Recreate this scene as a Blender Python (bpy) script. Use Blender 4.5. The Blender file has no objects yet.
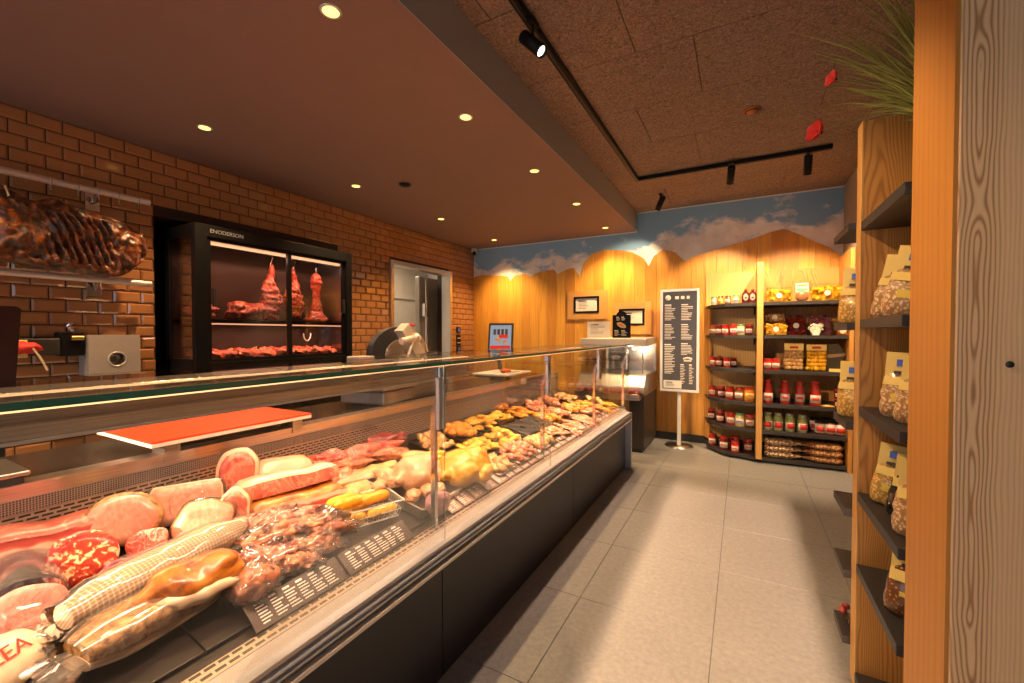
import bpy, bmesh, math, random
from mathutils import Vector, Matrix, noise as mn
random.seed(7)
PI = math.pi
R = math.radians
COL = bpy.context.scene.collection

# ------------------------------------------------------------------ helpers
class MB:
    def __init__(s): s.v = []; s.f = []; s.sm = []
    def add(s, vs, fs, smooth=False):
        o = len(s.v); s.v += [tuple(v) for v in vs]
        s.f += [tuple(i + o for i in f) for f in fs]; s.sm += [smooth] * len(fs); return s
    def box(s, x0, x1, y0, y1, z0, z1, M=None):
        vs = [Vector((x, y, z)) for x in (x0, x1) for y in (y0, y1) for z in (z0, z1)]
        if M is not None: vs = [M @ v for v in vs]
        return s.add(vs, [(0,1,3,2),(4,6,7,5),(0,4,5,1),(2,3,7,6),(0,2,6,4),(1,5,7,3)])
    def loft(s, rings, cap0=True, cap1=True, smooth=True, closed=True):
        n = len(rings[0]); vs = [p for r in rings for p in r]; fs = []
        for i in range(len(rings) - 1):
            for j in range(n if closed else n - 1):
                k = (j + 1) % n
                fs.append((i*n+j, i*n+k, (i+1)*n+k, (i+1)*n+j))
        s.add(vs, fs, smooth)
        if cap0: s.add(rings[0], [tuple(reversed(range(n)))])
        if cap1: s.add(rings[-1], [tuple(range(n))])
        return s
    def lathe(s, prof, n=20, c=(0,0,0), smooth=True):
        rings = [[(c[0]+r*math.cos(2*PI*k/n), c[1]+r*math.sin(2*PI*k/n), c[2]+z) for k in range(n)] for r, z in prof]
        return s.loft(rings, smooth=smooth)
    def tube(s, pts, r, n=8, smooth=True):
        pts = [Vector(p) for p in pts]; rings = []; up = None
        for i, p in enumerate(pts):
            t = (pts[min(i+1, len(pts)-1)] - pts[max(i-1, 0)]).normalized()
            if up is None: up = Vector((0,0,1)) if abs(t.z) < .9 else Vector((1,0,0))
            a = t.cross(up).normalized(); b = a.cross(t).normalized(); up = b
            rr = r[i] if isinstance(r, (list, tuple)) else r
            rings.append([p + a*rr*math.cos(2*PI*k/n) + b*rr*math.sin(2*PI*k/n) for k in range(n)])
        return s.loft(rings, smooth=smooth)
    def prism(s, pts, axis, a0, a1, smooth=False):
        def q(p, a):
            return {0:(a,p[0],p[1]), 1:(p[0],a,p[1]), 2:(p[0],p[1],a)}[axis]
        return s.loft([[q(p, a0) for p in pts], [q(p, a1) for p in pts]], smooth=smooth)
    def sphere(s, c, rad, n=14, m=9, M=None, amp=0, fr=8, seed=0, flat=None):
        rx, ry, rz = rad; vs = []; fs = []
        for i in range(m + 1):
            th = PI * i / m
            for j in range(n):
                ph = 2*PI*j/n
                d = Vector((math.sin(th)*math.cos(ph), math.sin(th)*math.sin(ph), math.cos(th)))
                k = 1 + (amp * mn.noise(d * fr * .3 + Vector((seed*3.7, seed*1.3, 0))) if amp else 0)
                p = Vector((d.x*rx, d.y*ry, d.z*rz)) * k
                if flat is not None and p.z < -rz*flat: p.z = -rz*flat
                if M is not None: p = M @ p
                vs.append(p + Vector(c))
        for i in range(m):
            for j in range(n):
                k = (j+1) % n; fs.append((i*n+j, (i+1)*n+j, (i+1)*n+k, i*n+k))
        return s.add(vs, fs, True)
    def mesh(s, name):
        me = bpy.data.meshes.new(name); me.from_pydata(s.v, [], s.f)
        bm = bmesh.new(); bm.from_mesh(me)
        bmesh.ops.recalc_face_normals(bm, faces=bm.faces); bm.to_mesh(me); bm.free()
        me.polygons.foreach_set('use_smooth', s.sm); me.update(); return me

def link(name, data, m=None, parent=None, bevel=0, loc=None, rz=0):
    o = bpy.data.objects.new(name, data); COL.objects.link(o)
    if m is not None: data.materials.append(m)
    if parent: o.parent = parent
    if loc: o.location = loc
    if rz: o.rotation_euler.z = rz
    if bevel:
        b = o.modifiers.new('bevel', 'BEVEL'); b.width = bevel; b.segments = 2; b.limit_method = 'ANGLE'
    return o
def part(name, mb, m, parent=None, bevel=0, label=None):
    o = link(name, mb.mesh(name), m, parent, bevel)
    if label: o['label'] = label
    return o
def tag(o, label, cat, group=None, kind=None):
    o['label'] = label; o['category'] = cat
    if group: o['group'] = group
    if kind: o['kind'] = kind
    return o
def thing(name, label, cat, loc=(0,0,0), rz=0, group=None):
    o = bpy.data.objects.new(name, None); COL.objects.link(o); o.location = loc
    o.rotation_euler = (0,0,rz); o.empty_display_size = .05
    return tag(o, label, cat, group)
def struct(name, mb, m, parent=None, bevel=0):
    o = part(name, mb, m, parent, bevel)
    if not parent: o['kind'] = 'structure'
    return o
def dup(o, loc, rz=None, label=None, group=None, parent=None, scale=None):
    c = o.copy(); COL.objects.link(c)
    if parent: c.parent = parent
    else:
        c.location = loc
        if rz is not None: c.rotation_euler = (0,0,rz)
        if scale: c.scale = (scale,)*3 if not isinstance(scale, tuple) else scale
        if label: c['label'] = label
        if group: c['group'] = group
    for ch in list(o.children): dup(ch, None, parent=c)
    return c
def text(s, size, m, parent, loc, rot, name='lettering', ext=.0006):
    cu = bpy.data.curves.new(name, 'FONT'); cu.body = s; cu.size = size; cu.extrude = ext
    cu.align_x = 'CENTER'; cu.align_y = 'CENTER'
    q = bpy.data.objects.new(name, cu); COL.objects.link(q); bpy.context.view_layer.update()
    me = bpy.data.meshes.new_from_object(q.evaluated_get(bpy.context.evaluated_depsgraph_get())); bpy.data.objects.remove(q)
    me.materials.clear(); o = link(name, me, m, parent); o.location = loc; o.rotation_euler = rot; return o
def remesh(o, vox=.006, disp=0, dscale=.03, smooth=4):
    r = o.modifiers.new('fuse', 'REMESH'); r.mode = 'VOXEL'; r.voxel_size = vox; r.use_smooth_shade = True
    s = o.modifiers.new('soft', 'SMOOTH'); s.iterations = smooth; s.factor = .5
    if disp:
        t = bpy.data.textures.new('lumps', 'CLOUDS'); t.noise_scale = dscale; t.noise_depth = 3
        d = o.modifiers.new('lumps', 'DISPLACE'); d.texture = t; d.strength = disp; d.mid_level = .5
    return o

# ------------------------------------------------------------------ materials
class NT:
    def __init__(s, name):
        s.m = bpy.data.materials.new(name); s.m.use_nodes = True; s.t = s.m.node_tree
        s.b = s.t.nodes['Principled BSDF']; s.out = s.t.nodes['Material Output']; s.co = s.t.nodes.new('ShaderNodeTexCoord')
    def n(s, ty, **kw):
        o = s.t.nodes.new('ShaderNode' + ty)
        for k, v in kw.items():
            if k.startswith('_'): setattr(o, k[1:], v)
            else: o.inputs[k.replace('__', ' ')].default_value = v
        return o
    def l(s, a, b): s.t.links.new(a, b)
    def coord(s, scale=(1,1,1), rot=(0,0,0), loc=(0,0,0)):
        mp = s.n('Mapping'); mp.inputs['Scale'].default_value = scale; mp.inputs['Rotation'].default_value = rot
        mp.inputs['Location'].default_value = loc
        s.l(s.co.outputs['Object'], mp.inputs['Vector']); return mp.outputs[0]
    def noise(s, vec, scale, detail=4, rough=.6, dist=0):
        n = s.n('TexNoise', Scale=scale, Detail=detail, Roughness=rough, Distortion=dist)
        s.l(vec, n.inputs['Vector']); return n.outputs['Fac']
    def math(s, op, a, b=None):
        m = s.n('Math'); m.operation = op
        for i, x in enumerate((a, b)):
            if x is None: continue
            if isinstance(x, (int, float)): m.inputs[i].default_value = x
            else: s.l(x, m.inputs[i])
        return m.outputs[0]
    def ramp(s, fac, stops, const=False):
        r = s.n('ValToRGB'); cr = r.color_ramp
        if const: cr.interpolation = 'CONSTANT'
        while len(cr.elements) < len(stops): cr.elements.new(.5)
        for e, (p, c) in zip(cr.elements, stops):
            e.position = p; e.color = (c[0], c[1], c[2], 1) if not isinstance(c, (int, float)) else (c, c, c, 1)
        s.l(fac, r.inputs[0]); return r.outputs[0]
    def mix(s, fac, a, b, mode='MIX'):
        m = s.n('MixRGB'); m.blend_type = mode
        for i, x in ((0, fac), (1, a), (2, b)):
            if isinstance(x, (int, float)): m.inputs[i].default_value = x
            elif isinstance(x, tuple): m.inputs[i].default_value = (*x, 1)
            else: s.l(x, m.inputs[i])
        return m.outputs[0]
    def bump(s, h, strength=.3, dist=.01):
        b = s.n('Bump', Strength=strength, Distance=dist); s.l(h, b.inputs['Height']); s.l(b.outputs[0], s.b.inputs['Normal'])
    def base(s, c):
        if isinstance(c, tuple): s.b.inputs['Base Color'].default_value = (*c, 1)
        else: s.l(c, s.b.inputs['Base Color'])
    def fin(s, rough=.5, metal=0, coat=0, spec=.5, sss=0):
        s.b.inputs['Roughness'].default_value = rough; s.b.inputs['Metallic'].default_value = metal
        s.b.inputs['Coat Weight'].default_value = coat; s.b.inputs['Coat Roughness'].default_value = .08
        s.b.inputs['Specular IOR Level'].default_value = spec
        return s.m
def plain(name, c, rough=.5, metal=0, coat=0, var=.12, scale=20, bump=0, spec=.5):
    t = NT(name); f = t.noise(t.coord(), scale)
    t.base(t.mix(f, tuple(x*(1-var) for x in c), tuple(min(1, x*(1+var)) for x in c)))
    if bump: t.bump(f, bump, .004)
    return t.fin(rough, metal, coat, spec)
def two(name, stops, scale, rough=.4, coat=0, dist=0, stretch=(1,1,1), bump=.2, detail=5, bd=.004, rot=(0,0,0)):
    t = NT(name); f = t.noise(t.coord(stretch, rot), scale, detail, .6, dist)
    t.base(t.ramp(f, stops)); t.bump(f, bump, bd); return t.fin(rough, 0, coat)
def wood(name, c0, c1, period=.012, wob=.05, scale=6, zs=.12, power=2.5, rough=.5, amt=.8):
    t = NT(name); sx = t.n('SeparateXYZ'); t.l(t.co.outputs['Object'], sx.inputs[0])
    u = t.math('ADD', sx.outputs[0], t.math('MULTIPLY', sx.outputs[1], .83)); v = t.coord((1,1,zs))
    f = t.noise(v, scale, 1, .3); f3 = t.noise(t.coord((1,1,zs*2)), scale*4, 1)
    g = t.math('ADD', t.math('ADD', u, t.math('MULTIPLY', f, wob)), t.math('MULTIPLY', f3, wob*.06))
    s_ = t.math('SINE', t.math('MULTIPLY', g, 2*PI/period)); s01 = t.math('POWER', t.math('ADD', t.math('MULTIPLY', s_, .5), .5), power)
    fine = t.noise(t.coord((6,6,.15)), 60, 3); tone = t.noise(t.coord((1,1,.2)), 5, 1)
    c = t.mix(t.math('MULTIPLY', s01, amt), c0, c1); c = t.mix(t.math('MULTIPLY', fine, .3), c, tuple(x*.7 for x in c0))
    c = t.mix(t.math('MULTIPLY', tone, .35), c, tuple((a+b)/2 for a, b in zip(c0, c1))); t.base(c); t.bump(fine, .08, .003)
    return t.fin(rough)
def emit(name, c, st):
    t = NT(name); e = t.n('Emission', Strength=st); e.inputs['Color'].default_value = (*c, 1)
    t.l(e.outputs[0], t.out.inputs['Surface']); return t.m
def glass(name, tint=(.97,1,.98), refl=1.0, rough=.0, haze=0, hz=(1,1,1)):
    t = NT(name); tr = t.n('BsdfTransparent'); tr.inputs[0].default_value = (*tint, 1)
    gl = t.n('BsdfGlossy', Roughness=rough); fr = t.n('Fresnel', IOR=1.45)
    mx = t.n('MixShader'); t.l(t.math('MULTIPLY', fr.outputs[0], refl), mx.inputs[0])
    t.l(tr.outputs[0], mx.inputs[1]); t.l(gl.outputs[0], mx.inputs[2]); o = mx
    if haze:
        df = t.n('BsdfDiffuse'); df.inputs[0].default_value = (*hz, 1)
        f = t.noise(t.coord(), 14, 5, .7, 1.5)
        m2 = t.n('MixShader'); t.l(t.math('MULTIPLY', f, haze), m2.inputs[0])
        t.l(mx.outputs[0], m2.inputs[1]); t.l(df.outputs[0], m2.inputs[2]); o = m2
    t.l(o.outputs[0], t.out.inputs['Surface']); return t.m
def spots(name, c0, c1, scale, lo, hi, rough=.35, coat=.4, bump=.2, edge=None):
    t = NT(name); v = t.n('TexVoronoi', Scale=scale, Randomness=1.0)
    nz = t.n('TexNoise', Scale=6, Detail=2); t.l(t.co.outputs['Object'], nz.inputs['Vector'])
    vv = t.n('MixRGB'); vv.inputs[0].default_value = .12; t.l(t.co.outputs['Object'], vv.inputs[1]); t.l(nz.outputs['Color'], vv.inputs[2])
    t.l(vv.outputs[0], v.inputs['Vector'])
    f2 = t.noise(t.coord(), scale*.8, 4)
    d = t.math('ADD', v.outputs['Distance'], t.math('MULTIPLY', f2, .25))
    t.base(t.ramp(d, [(lo, c1), (hi, c0)])); t.bump(f2, bump, .003); return t.fin(rough, 0, coat)

M = {}
M['steel'] = plain('brushed_steel', (.62,.6,.58), .28, 1, var=.1, scale=8)
t = NT('brushed_band'); f = t.noise(t.coord((60,.8,60)), 6, 3); t.base(t.ramp(f, [(.3,(.33,.29,.27)),(.7,(.54,.50,.47))])); t.bump(f, .05, .002); M['brushed'] = t.fin(.3, .9)
M['chrome'] = plain('chrome', (.8,.8,.8), .12, 1, var=.04)
M['alu'] = plain('aluminium_profile', (.60,.63,.70), .3, .65, var=.03)
M['lip'] = plain('pale_aluminium', (.7,.66,.62), .4, .6, var=.05)
M['black'] = plain('black_lacquer', (.008,.008,.009), .45, spec=.15)
M['blackmat'] = plain('matt_black', (.022,.021,.021), .5)
M['panel'] = plain('anthracite_panel', (.019,.021,.032), .38, var=.05)
M['tray'] = plain('dark_tray', (.018,.013,.012), .28, coat=.2)
M['shelfboard'] = plain('anthracite_shelf', (.033,.030,.031), .5, var=.15, scale=60, bump=.05)
M['white'] = plain('white_plastic', (.75,.75,.74), .4)
M['paper'] = plain('paper', (.75,.73,.68), .8, var=.04)
M['ink'] = plain('ink', (.05,.05,.06), .8)
M['chalk'] = plain('chalk_lettering', (.78,.72,.66), .7)
M['redink'] = plain('red_print', (.6,.03,.02), .6)
M['blueink'] = plain('blue_print', (.06,.13,.6), .6)
M['yellowpaper'] = plain('cream_label', (.82,.60,.17), .6, var=.05)
M['bulk'] = plain('taupe_paint', (.215,.135,.108), .75, var=.03, scale=3)
M['bulkside'] = plain('grey_paint', (.36,.35,.34), .8, var=.03, scale=3)
M['greywall'] = plain('grey_wall_paint', (.33,.29,.25), .8, var=.04, scale=3)
M['palewall'] = plain('pale_wall_paint', (.75,.73,.7), .7, var=.04, scale=3)
t = NT('brown_glazed_tile'); f = t.noise(t.coord(), 2.2, 2); f2 = t.noise(t.coord(), 9, 3)
t.base(t.mix(f, (.33,.145,.055), (.46,.215,.085))); t.bump(f2, .10, .006); M['tile'] = t.fin(.13, 0, .5, .6)
M['grout'] = plain('dark_grout', (.035,.016,.010), .8)
t = NT('wood_wool_ceiling'); f = t.noise(t.coord((1,1,.1)), 34, 6, .75, 2.2); f2 = t.noise(t.coord(), 2, 2)
t.base(t.mix(f2, t.ramp(f, [(.36,(.11,.075,.055)),(.62,(.44,.31,.24))]), t.ramp(f, [(.36,(.12,.08,.06)),(.62,(.40,.28,.21))]))); t.bump(f, .9, .012); M['woodwool'] = t.fin(.9)
t = NT('porcelain_floor'); f = t.noise(t.coord(), 2.2, 6, .65); f2 = t.noise(t.coord(), 38, 5, .7)
t.base(t.mix(f, t.ramp(f2, [(.3,(.19,.195,.20)),(.7,(.28,.285,.29))]), t.ramp(f2, [(.3,(.25,.255,.26)),(.7,(.35,.355,.36))]))); t.bump(f2, .06, .002)
r_ = t.n('MapRange'); t.l(f, r_.inputs['Value']); r_.inputs[3].default_value = .33; r_.inputs[4].default_value = .5
M['floor'] = t.fin(.4, 0, 0, .5); t.l(r_.outputs[0], t.b.inputs['Roughness'])
M['joint'] = plain('floor_joint', (.12,.115,.11), .8)
M['larch'] = wood('larch_upright', (.72,.40,.11), (.36,.14,.03), .014, .08)
M['larch_dark'] = wood('larch_side_panel', (.68,.32,.07), (.30,.10,.02), .022, .7, 6, .10, 2.5)
t = NT('larch_post_daylit'); sx = t.n('SeparateXYZ'); t.l(t.co.outputs['Object'], sx.inputs[0])
dx = t.math('SUBTRACT', sx.outputs[0], .443); n1 = t.noise(t.coord((2.5,1,1), loc=(0,0,.37)), 2.3, 2, .5); n2 = t.noise(t.coord((1,1,.15)), 30, 2)
h_ = t.math('MULTIPLY', t.math('SUBTRACT', n1, .5), .13)
g = t.math('ADD', t.math('SQRT', t.math('ADD', t.math('MULTIPLY', dx, dx), t.math('MULTIPLY', h_, h_))), t.math('MULTIPLY', n2, .007))
s01 = t.math('POWER', t.math('ADD', t.math('MULTIPLY', t.math('SINE', t.math('MULTIPLY', g, 2*PI/.0072)), .5), .5), 2.2)
am = t.ramp(t.math('ABSOLUTE', dx), [(.022,1.0),(.045,.28)]); fine = t.noise(t.coord((6,6,.12)), 60, 3)
c = t.mix(t.math('MULTIPLY', s01, am), (.90,.60,.32), (.42,.19,.065)); c = t.mix(t.math('MULTIPLY', fine, .35), c, (.60,.34,.15))  # paler than the post side: daylight on the front is put into the colour
t.base(c); t.bump(fine, .1, .003); M['post'] = t.fin(.5)
M['postside_shaded'] = wood('larch_post_shaded_side', (.58,.255,.040), (.36,.12,.018), .030, .10, 6, .05, 3, amt=.4)  # same larch made darker, shade of the post side put into the colour
M['pinepanel'] = wood('pale_pine_panel', (.76,.46,.13), (.5,.24,.05), .03, .10, 5, .08, 3, amt=.5)
# planks vary board by board
t = NT('larch_cladding'); sx = t.n('SeparateXYZ'); t.l(t.co.outputs['Object'], sx.inputs[0])
b_ = t.math('FLOOR', t.math('MULTIPLY', sx.outputs[0], 6.7)); wn = t.n('TexWhiteNoise'); wn.noise_dimensions = '1D'; t.l(b_, wn.inputs['W'])
f = t.noise(t.coord((1,1,.05)), 9, 2, .45, .2); sn = t.math('ADD', t.math('MULTIPLY', t.math('SINE', t.math('MULTIPLY', f, 70)), .5), .5)
c_ = t.mix(wn.outputs['Value'], (.80,.42,.060), (.60,.25,.030)); c_ = t.mix(t.math('MULTIPLY', sn, .30), c_, (.40,.14,.018))
kn = t.n('TexVoronoi', Scale=2.3); mp_ = t.coord((2.2,1,.8)); t.l(mp_, kn.inputs['Vector'])
c_ = t.mix(t.ramp(kn.outputs['Distance'], [(.0,.8),(.06,0)]), c_, (.16,.05,.012)); t.base(c_); M['cladding'] = t.fin(.42, 0, .1)
# painted mountain sky
t = NT('painted_sky'); sx = t.n('SeparateXYZ'); t.l(t.co.outputs['Object'], sx.inputs[0])
f = t.noise(t.coord((1,1,1.7)), 1.9, 7, .62, .25); h = t.math('SUBTRACT', sx.outputs[2], t.math('MULTIPLY', t.math('ADD', sx.outputs[0], 4), .085))
g = t.math('SUBTRACT', f, t.math('MULTIPLY', t.math('SUBTRACT', h, 2.45), .62))
sk = t.mix(t.math('MULTIPLY', t.math('ADD', sx.outputs[0], 4), .12), (.24,.44,.66), (.20,.38,.60))
t.base(t.mix(t.ramp(g, [(.41,0),(.52,1)]), sk, t.ramp(t.noise(t.coord(), 5, 5), [(.35,(.74,.68,.64)),(.65,(.92,.90,.88))]))); M['sky'] = t.fin(.8)
M['green_edge'] = plain('green_glass_edge', (.05,.25,.18), .15, coat=.5)
M['glass'] = glass('counter_glass', (.985,.995,.99), .38)
M['glass_dark'] = glass('cabinet_glass', (.90,.91,.92), .75)
M['plastic'] = glass('clear_wrap', (.97,.97,.97), 2.0, .10, .09, (1,.93,.88))
M['clearbox'] = glass('clear_tub', (.98,.98,.98), .5, .05)
M['lamp'] = emit('warm_lamp', (1,.60,.12), 3.2)
M['lampw'] = emit('spot_lamp_face', (1,.85,.65), 4)
M['led'] = emit('warm_led', (1,.52,.22), 1.8)
M['screen'] = emit('lit_screen', (.55,.6,.7), .45)
t = NT('perforated_sheet'); v = t.n('TexVoronoi', Scale=150, Randomness=0.0); t.l(t.coord((0.0,1,1)), v.inputs['Vector'])
t.base(t.ramp(v.outputs['Distance'], [(.30,(.03,.025,.022)),(.42,(.26,.22,.20))])); M['perf'] = t.fin(.4, .5)
t = NT('slotted_sheet'); br = t.n('TexBrick', Scale=1.0); br.offset = .5
mp = t.n('Mapping'); mp.inputs['Rotation'].default_value = (0,0,0); sx = t.n('SeparateXYZ'); t.l(t.co.outputs['Object'], sx.inputs[0])
cb = t.n('CombineXYZ'); t.l(sx.outputs[1], cb.inputs[0]); t.l(t.math('ADD', sx.outputs[2], sx.outputs[0]), cb.inputs[1]); t.l(cb.outputs[0], br.inputs['Vector'])
br.inputs['Color1'].default_value = (.02,.015,.012,1); br.inputs['Color2'].default_value = (.02,.015,.012,1); br.inputs['Mortar'].default_value = (.34,.25,.19,1)
br.inputs['Brick Width'].default_value = .032; br.inputs['Row Height'].default_value = .013; br.inputs['Mortar Size'].default_value = .0036; br.inputs['Mortar Smooth'].default_value = .1
t.l(br.outputs['Color'], t.b.inputs['Base Color']); M['slots'] = t.fin(.4, .3)
# foods
def flesh(name, lean, mid, fat, scale, fatpos=.6, veins=.5, rough=.35, coat=.3):
    t = NT(name); f = t.noise(t.coord(), scale, 4, .55, 1.6); v = t.noise(t.coord(), scale*.45, 5, .6, 3.0)
    c = t.ramp(f, [(.32, lean), (.5, mid), (fatpos, mid), (fatpos+.1, fat)])
    ve = t.ramp(v, [(.455, 0.), (.49, 1.), (.51, 1.), (.545, 0.)]); c = t.mix(t.math('MULTIPLY', ve, veins), c, fat)
    t.base(c); t.bump(f, .2, .003); return t.fin(rough, 0, coat)
M['ham'] = flesh('ham_flesh', (.60,.22,.14), (.68,.30,.20), (.74,.46,.32), 14, .62, .45)
M['hamrind'] = two('smoked_rind', [(.3,(.16,.05,.01)),(.6,(.42,.19,.04)),(.8,(.55,.32,.10))], 22, .45, .2)
M['mort'] = flesh('mortadella', (.46,.14,.11), (.58,.22,.17), (.70,.40,.32), 26, .62, .5)
M['casing'] = plain('dark_casing', (.018,.015,.02), .15, coat=.5)
M['rawham'] = flesh('raw_ham', (.42,.06,.04), (.58,.14,.09), (.72,.40,.26), 8, .64, .45)
M['fat'] = two('white_fat', [(.3,(.62,.42,.24)),(.7,(.72,.54,.36))], 16, .4, .3)
t = NT('bacon_layers'); v = t.coord((1,1,1)); sx = t.n('SeparateXYZ'); t.l(v, sx.inputs[0]); f = t.noise(v, 7, 3); f2 = t.noise(t.coord((.4,1,1)), 40, 4)
g = t.math('SINE', t.math('ADD', t.math('MULTIPLY', t.math('ADD', sx.outputs[2], t.math('MULTIPLY', sx.outputs[1], .4)), 150), t.math('MULTIPLY', f, 9)))
t.base(t.ramp(t.math('ADD', t.math('ADD', t.math('MULTIPLY', g, .4), .4), t.math('MULTIPLY', f2, .25)), [(.25,(.40,.06,.045)),(.55,(.58,.17,.11)),(.72,(.72,.46,.32))])); M['bacon'] = t.fin(.35, 0, .3)
t = NT('salami_mix'); f = t.noise(t.coord(), 70, 2, .5, .5); f2 = t.noise(t.coord(), 160, 2)
t.base(t.ramp(t.math('ADD', f, t.math('MULTIPLY', f2, .12)), [(.48,(.40,.022,.010)),(.60,(.55,.05,.015)),(.66,(.80,.45,.22)),(.8,(.82,.60,.40))])); t.bump(f2, .2, .002); M['salami'] = t.fin(.35, 0, .4)
M['coppa'] = flesh('coppa', (.32,.025,.02), (.48,.07,.05), (.72,.38,.28), 30, .58, .8)
M['purple'] = two('dark_cured_meat', [(.35,(.06,.012,.025)),(.6,(.24,.05,.07)),(.75,(.55,.3,.3))], 22, .25, .5, 1.5)
M['smoked'] = two('golden_smoked_pork', [(.35,(.13,.03,.004)),(.48,(.38,.11,.008)),(.60,(.50,.18,.02)),(.75,(.58,.32,.09))], 15, .35, .4, .8, (1,1,1), .4)
M['smokedred'] = two('smoked_pieces', [(.3,(.20,.035,.015)),(.5,(.48,.14,.06)),(.62,(.66,.30,.14)),(.75,(.72,.50,.32))], 24, .35, .4, 1.8, (1,1,1), .4)
M['herb'] = two('herb_crust', [(.35,(.13,.05,.012)),(.5,(.40,.20,.05)),(.7,(.62,.42,.17))], 55, .5, .2, .5, (1,1,1), .6)
t = NT('netted_loaf'); sx = t.n('SeparateXYZ'); t.l(t.co.outputs['Object'], sx.inputs[0])
a = t.math('ABSOLUTE', t.math('SINE', t.math('MULTIPLY', sx.outputs[0], 300))); b = t.math('ABSOLUTE', t.math('SINE', t.math('MULTIPLY', t.math('ADD', sx.outputs[1], t.math('MULTIPLY', sx.outputs[2], .9)), 280)))
g = t.math('MULTIPLY', a, b); t.base(t.ramp(g, [(.15,(.72,.62,.48)),(.5,(.50,.30,.13))])); t.bump(g, .6, .004); M['net'] = t.fin(.55)
M['chicken'] = two('yellow_chicken_skin', [(.3,(.52,.21,.01)),(.7,(.66,.37,.05))], 12, .4, .3)
M['turkey'] = two('pale_poultry_skin', [(.3,(.46,.19,.09)),(.55,(.58,.34,.19)),(.75,(.66,.48,.32))], 14, .4, .3)
M['pinkcap'] = plain('mauve_wrap', (.36,.17,.19), .35)
M['sausage_y'] = plain('yellow_sausage', (.80,.38,.008), .22, coat=.6)
M['breaded'] = two('orange_breading', [(.3,(.52,.15,.01)),(.7,(.72,.34,.04))], 80, .6)
M['yellowmar'] = two('yellow_marinade', [(.3,(.60,.26,.01)),(.55,(.76,.42,.04)),(.75,(.80,.58,.18))], 45, .35, .4, .5, (1,1,1), .4)
M['palemar'] = two('pale_salad', [(.3,(.46,.22,.05)),(.7,(.66,.45,.20))], 50, .4, .3, .5, (1,1,1), .4)
M['pinkraw'] = two('pink_raw_meat', [(.35,(.56,.13,.07)),(.55,(.68,.27,.15)),(.72,(.76,.50,.34))], 50, .35, .4, .8, (1,1,1), .3)
M['redraw'] = two('dark_red_meat', [(.35,(.10,.01,.008)),(.6,(.28,.035,.03)),(.75,(.50,.18,.13))], 32, .3, .5)
M['beef'] = two('aged_beef', [(.34,(.16,.012,.006)),(.5,(.44,.05,.02)),(.60,(.60,.17,.07)),(.70,(.80,.48,.26))], 18, .4, .2, 1.6, (1,1,1), .4)
M['steak'] = two('raw_steaks', [(.3,(.46,.04,.02)),(.52,(.70,.15,.07)),(.66,(.86,.48,.30))], 30, .35, .3, 1.2)
M['pig'] = two('smoked_pork_crust', [(.34,(.012,.005,.003)),(.48,(.07,.02,.006)),(.58,(.20,.055,.012)),(.68,(.44,.15,.03)),(.78,(.62,.34,.13))], 17, .3, .35, 1.1, (1,1,1), .9, 8, .012)
M['pigside'] = two('orange_meat_patch', [(.3,(.3,.06,.01)),(.7,(.55,.14,.02))], 12, .4)

def deck(x): return .66 + (-1.2 - x) * .215

# ------------------------------------------------------------------ room shell
mb = MB(); mb.box(-7, 4.0, -3.2, 6.4, -.12, -.004); fl = struct('floor', mb, M['joint'])
mb = MB()
for i in range(-10, 7):
    for j in range(-9, 7):
        x0 = -.11 + i*.66; y0 = 2.21 + j*.66
        mb.box(x0+.002, x0+.658, y0+.002, y0+.658, -.02, 0)
part('floor_tiles', mb, M['floor'], fl)
# ceiling of wood wool panels
mb = MB(); mb.box(-1.5, 4.0, -3.2, 6.4, 3.165, 3.3); ce = struct('ceiling', mb, M['blackmat'])
mb = MB(); ch = {0:-.72, 1:-.37, -1:-.26, -2:-.58}
for j in range(-10, 5):
    y0 = 3.3 + j*.65; off = ch.get(j, random.uniform(-.6, .6))
    for i in range(-2, 4):
        x0 = off + i*1.22; a = max(x0+.003, -1.318); b = min(x0+1.217, 4)
        if b > a: mb.box(a, b, y0+.003, min(y0+.647, 6.15), 3.15, 3.17)
part('ceiling_panels', mb, M['woodwool'], ce)
mb = MB(); mb.box(-4.6, -1.32, -3.2, 6.15, 2.891, 3.3); cb_ = struct('ceiling_bulkhead', mb, M['bulk'])
cb_.name = 'ceiling_lowered'
mb = MB(); mb.box(-1.322, -1.318, -3.2, 6.148, 2.89, 3.15); struct('trim_1', mb, M['bulkside'])
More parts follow.
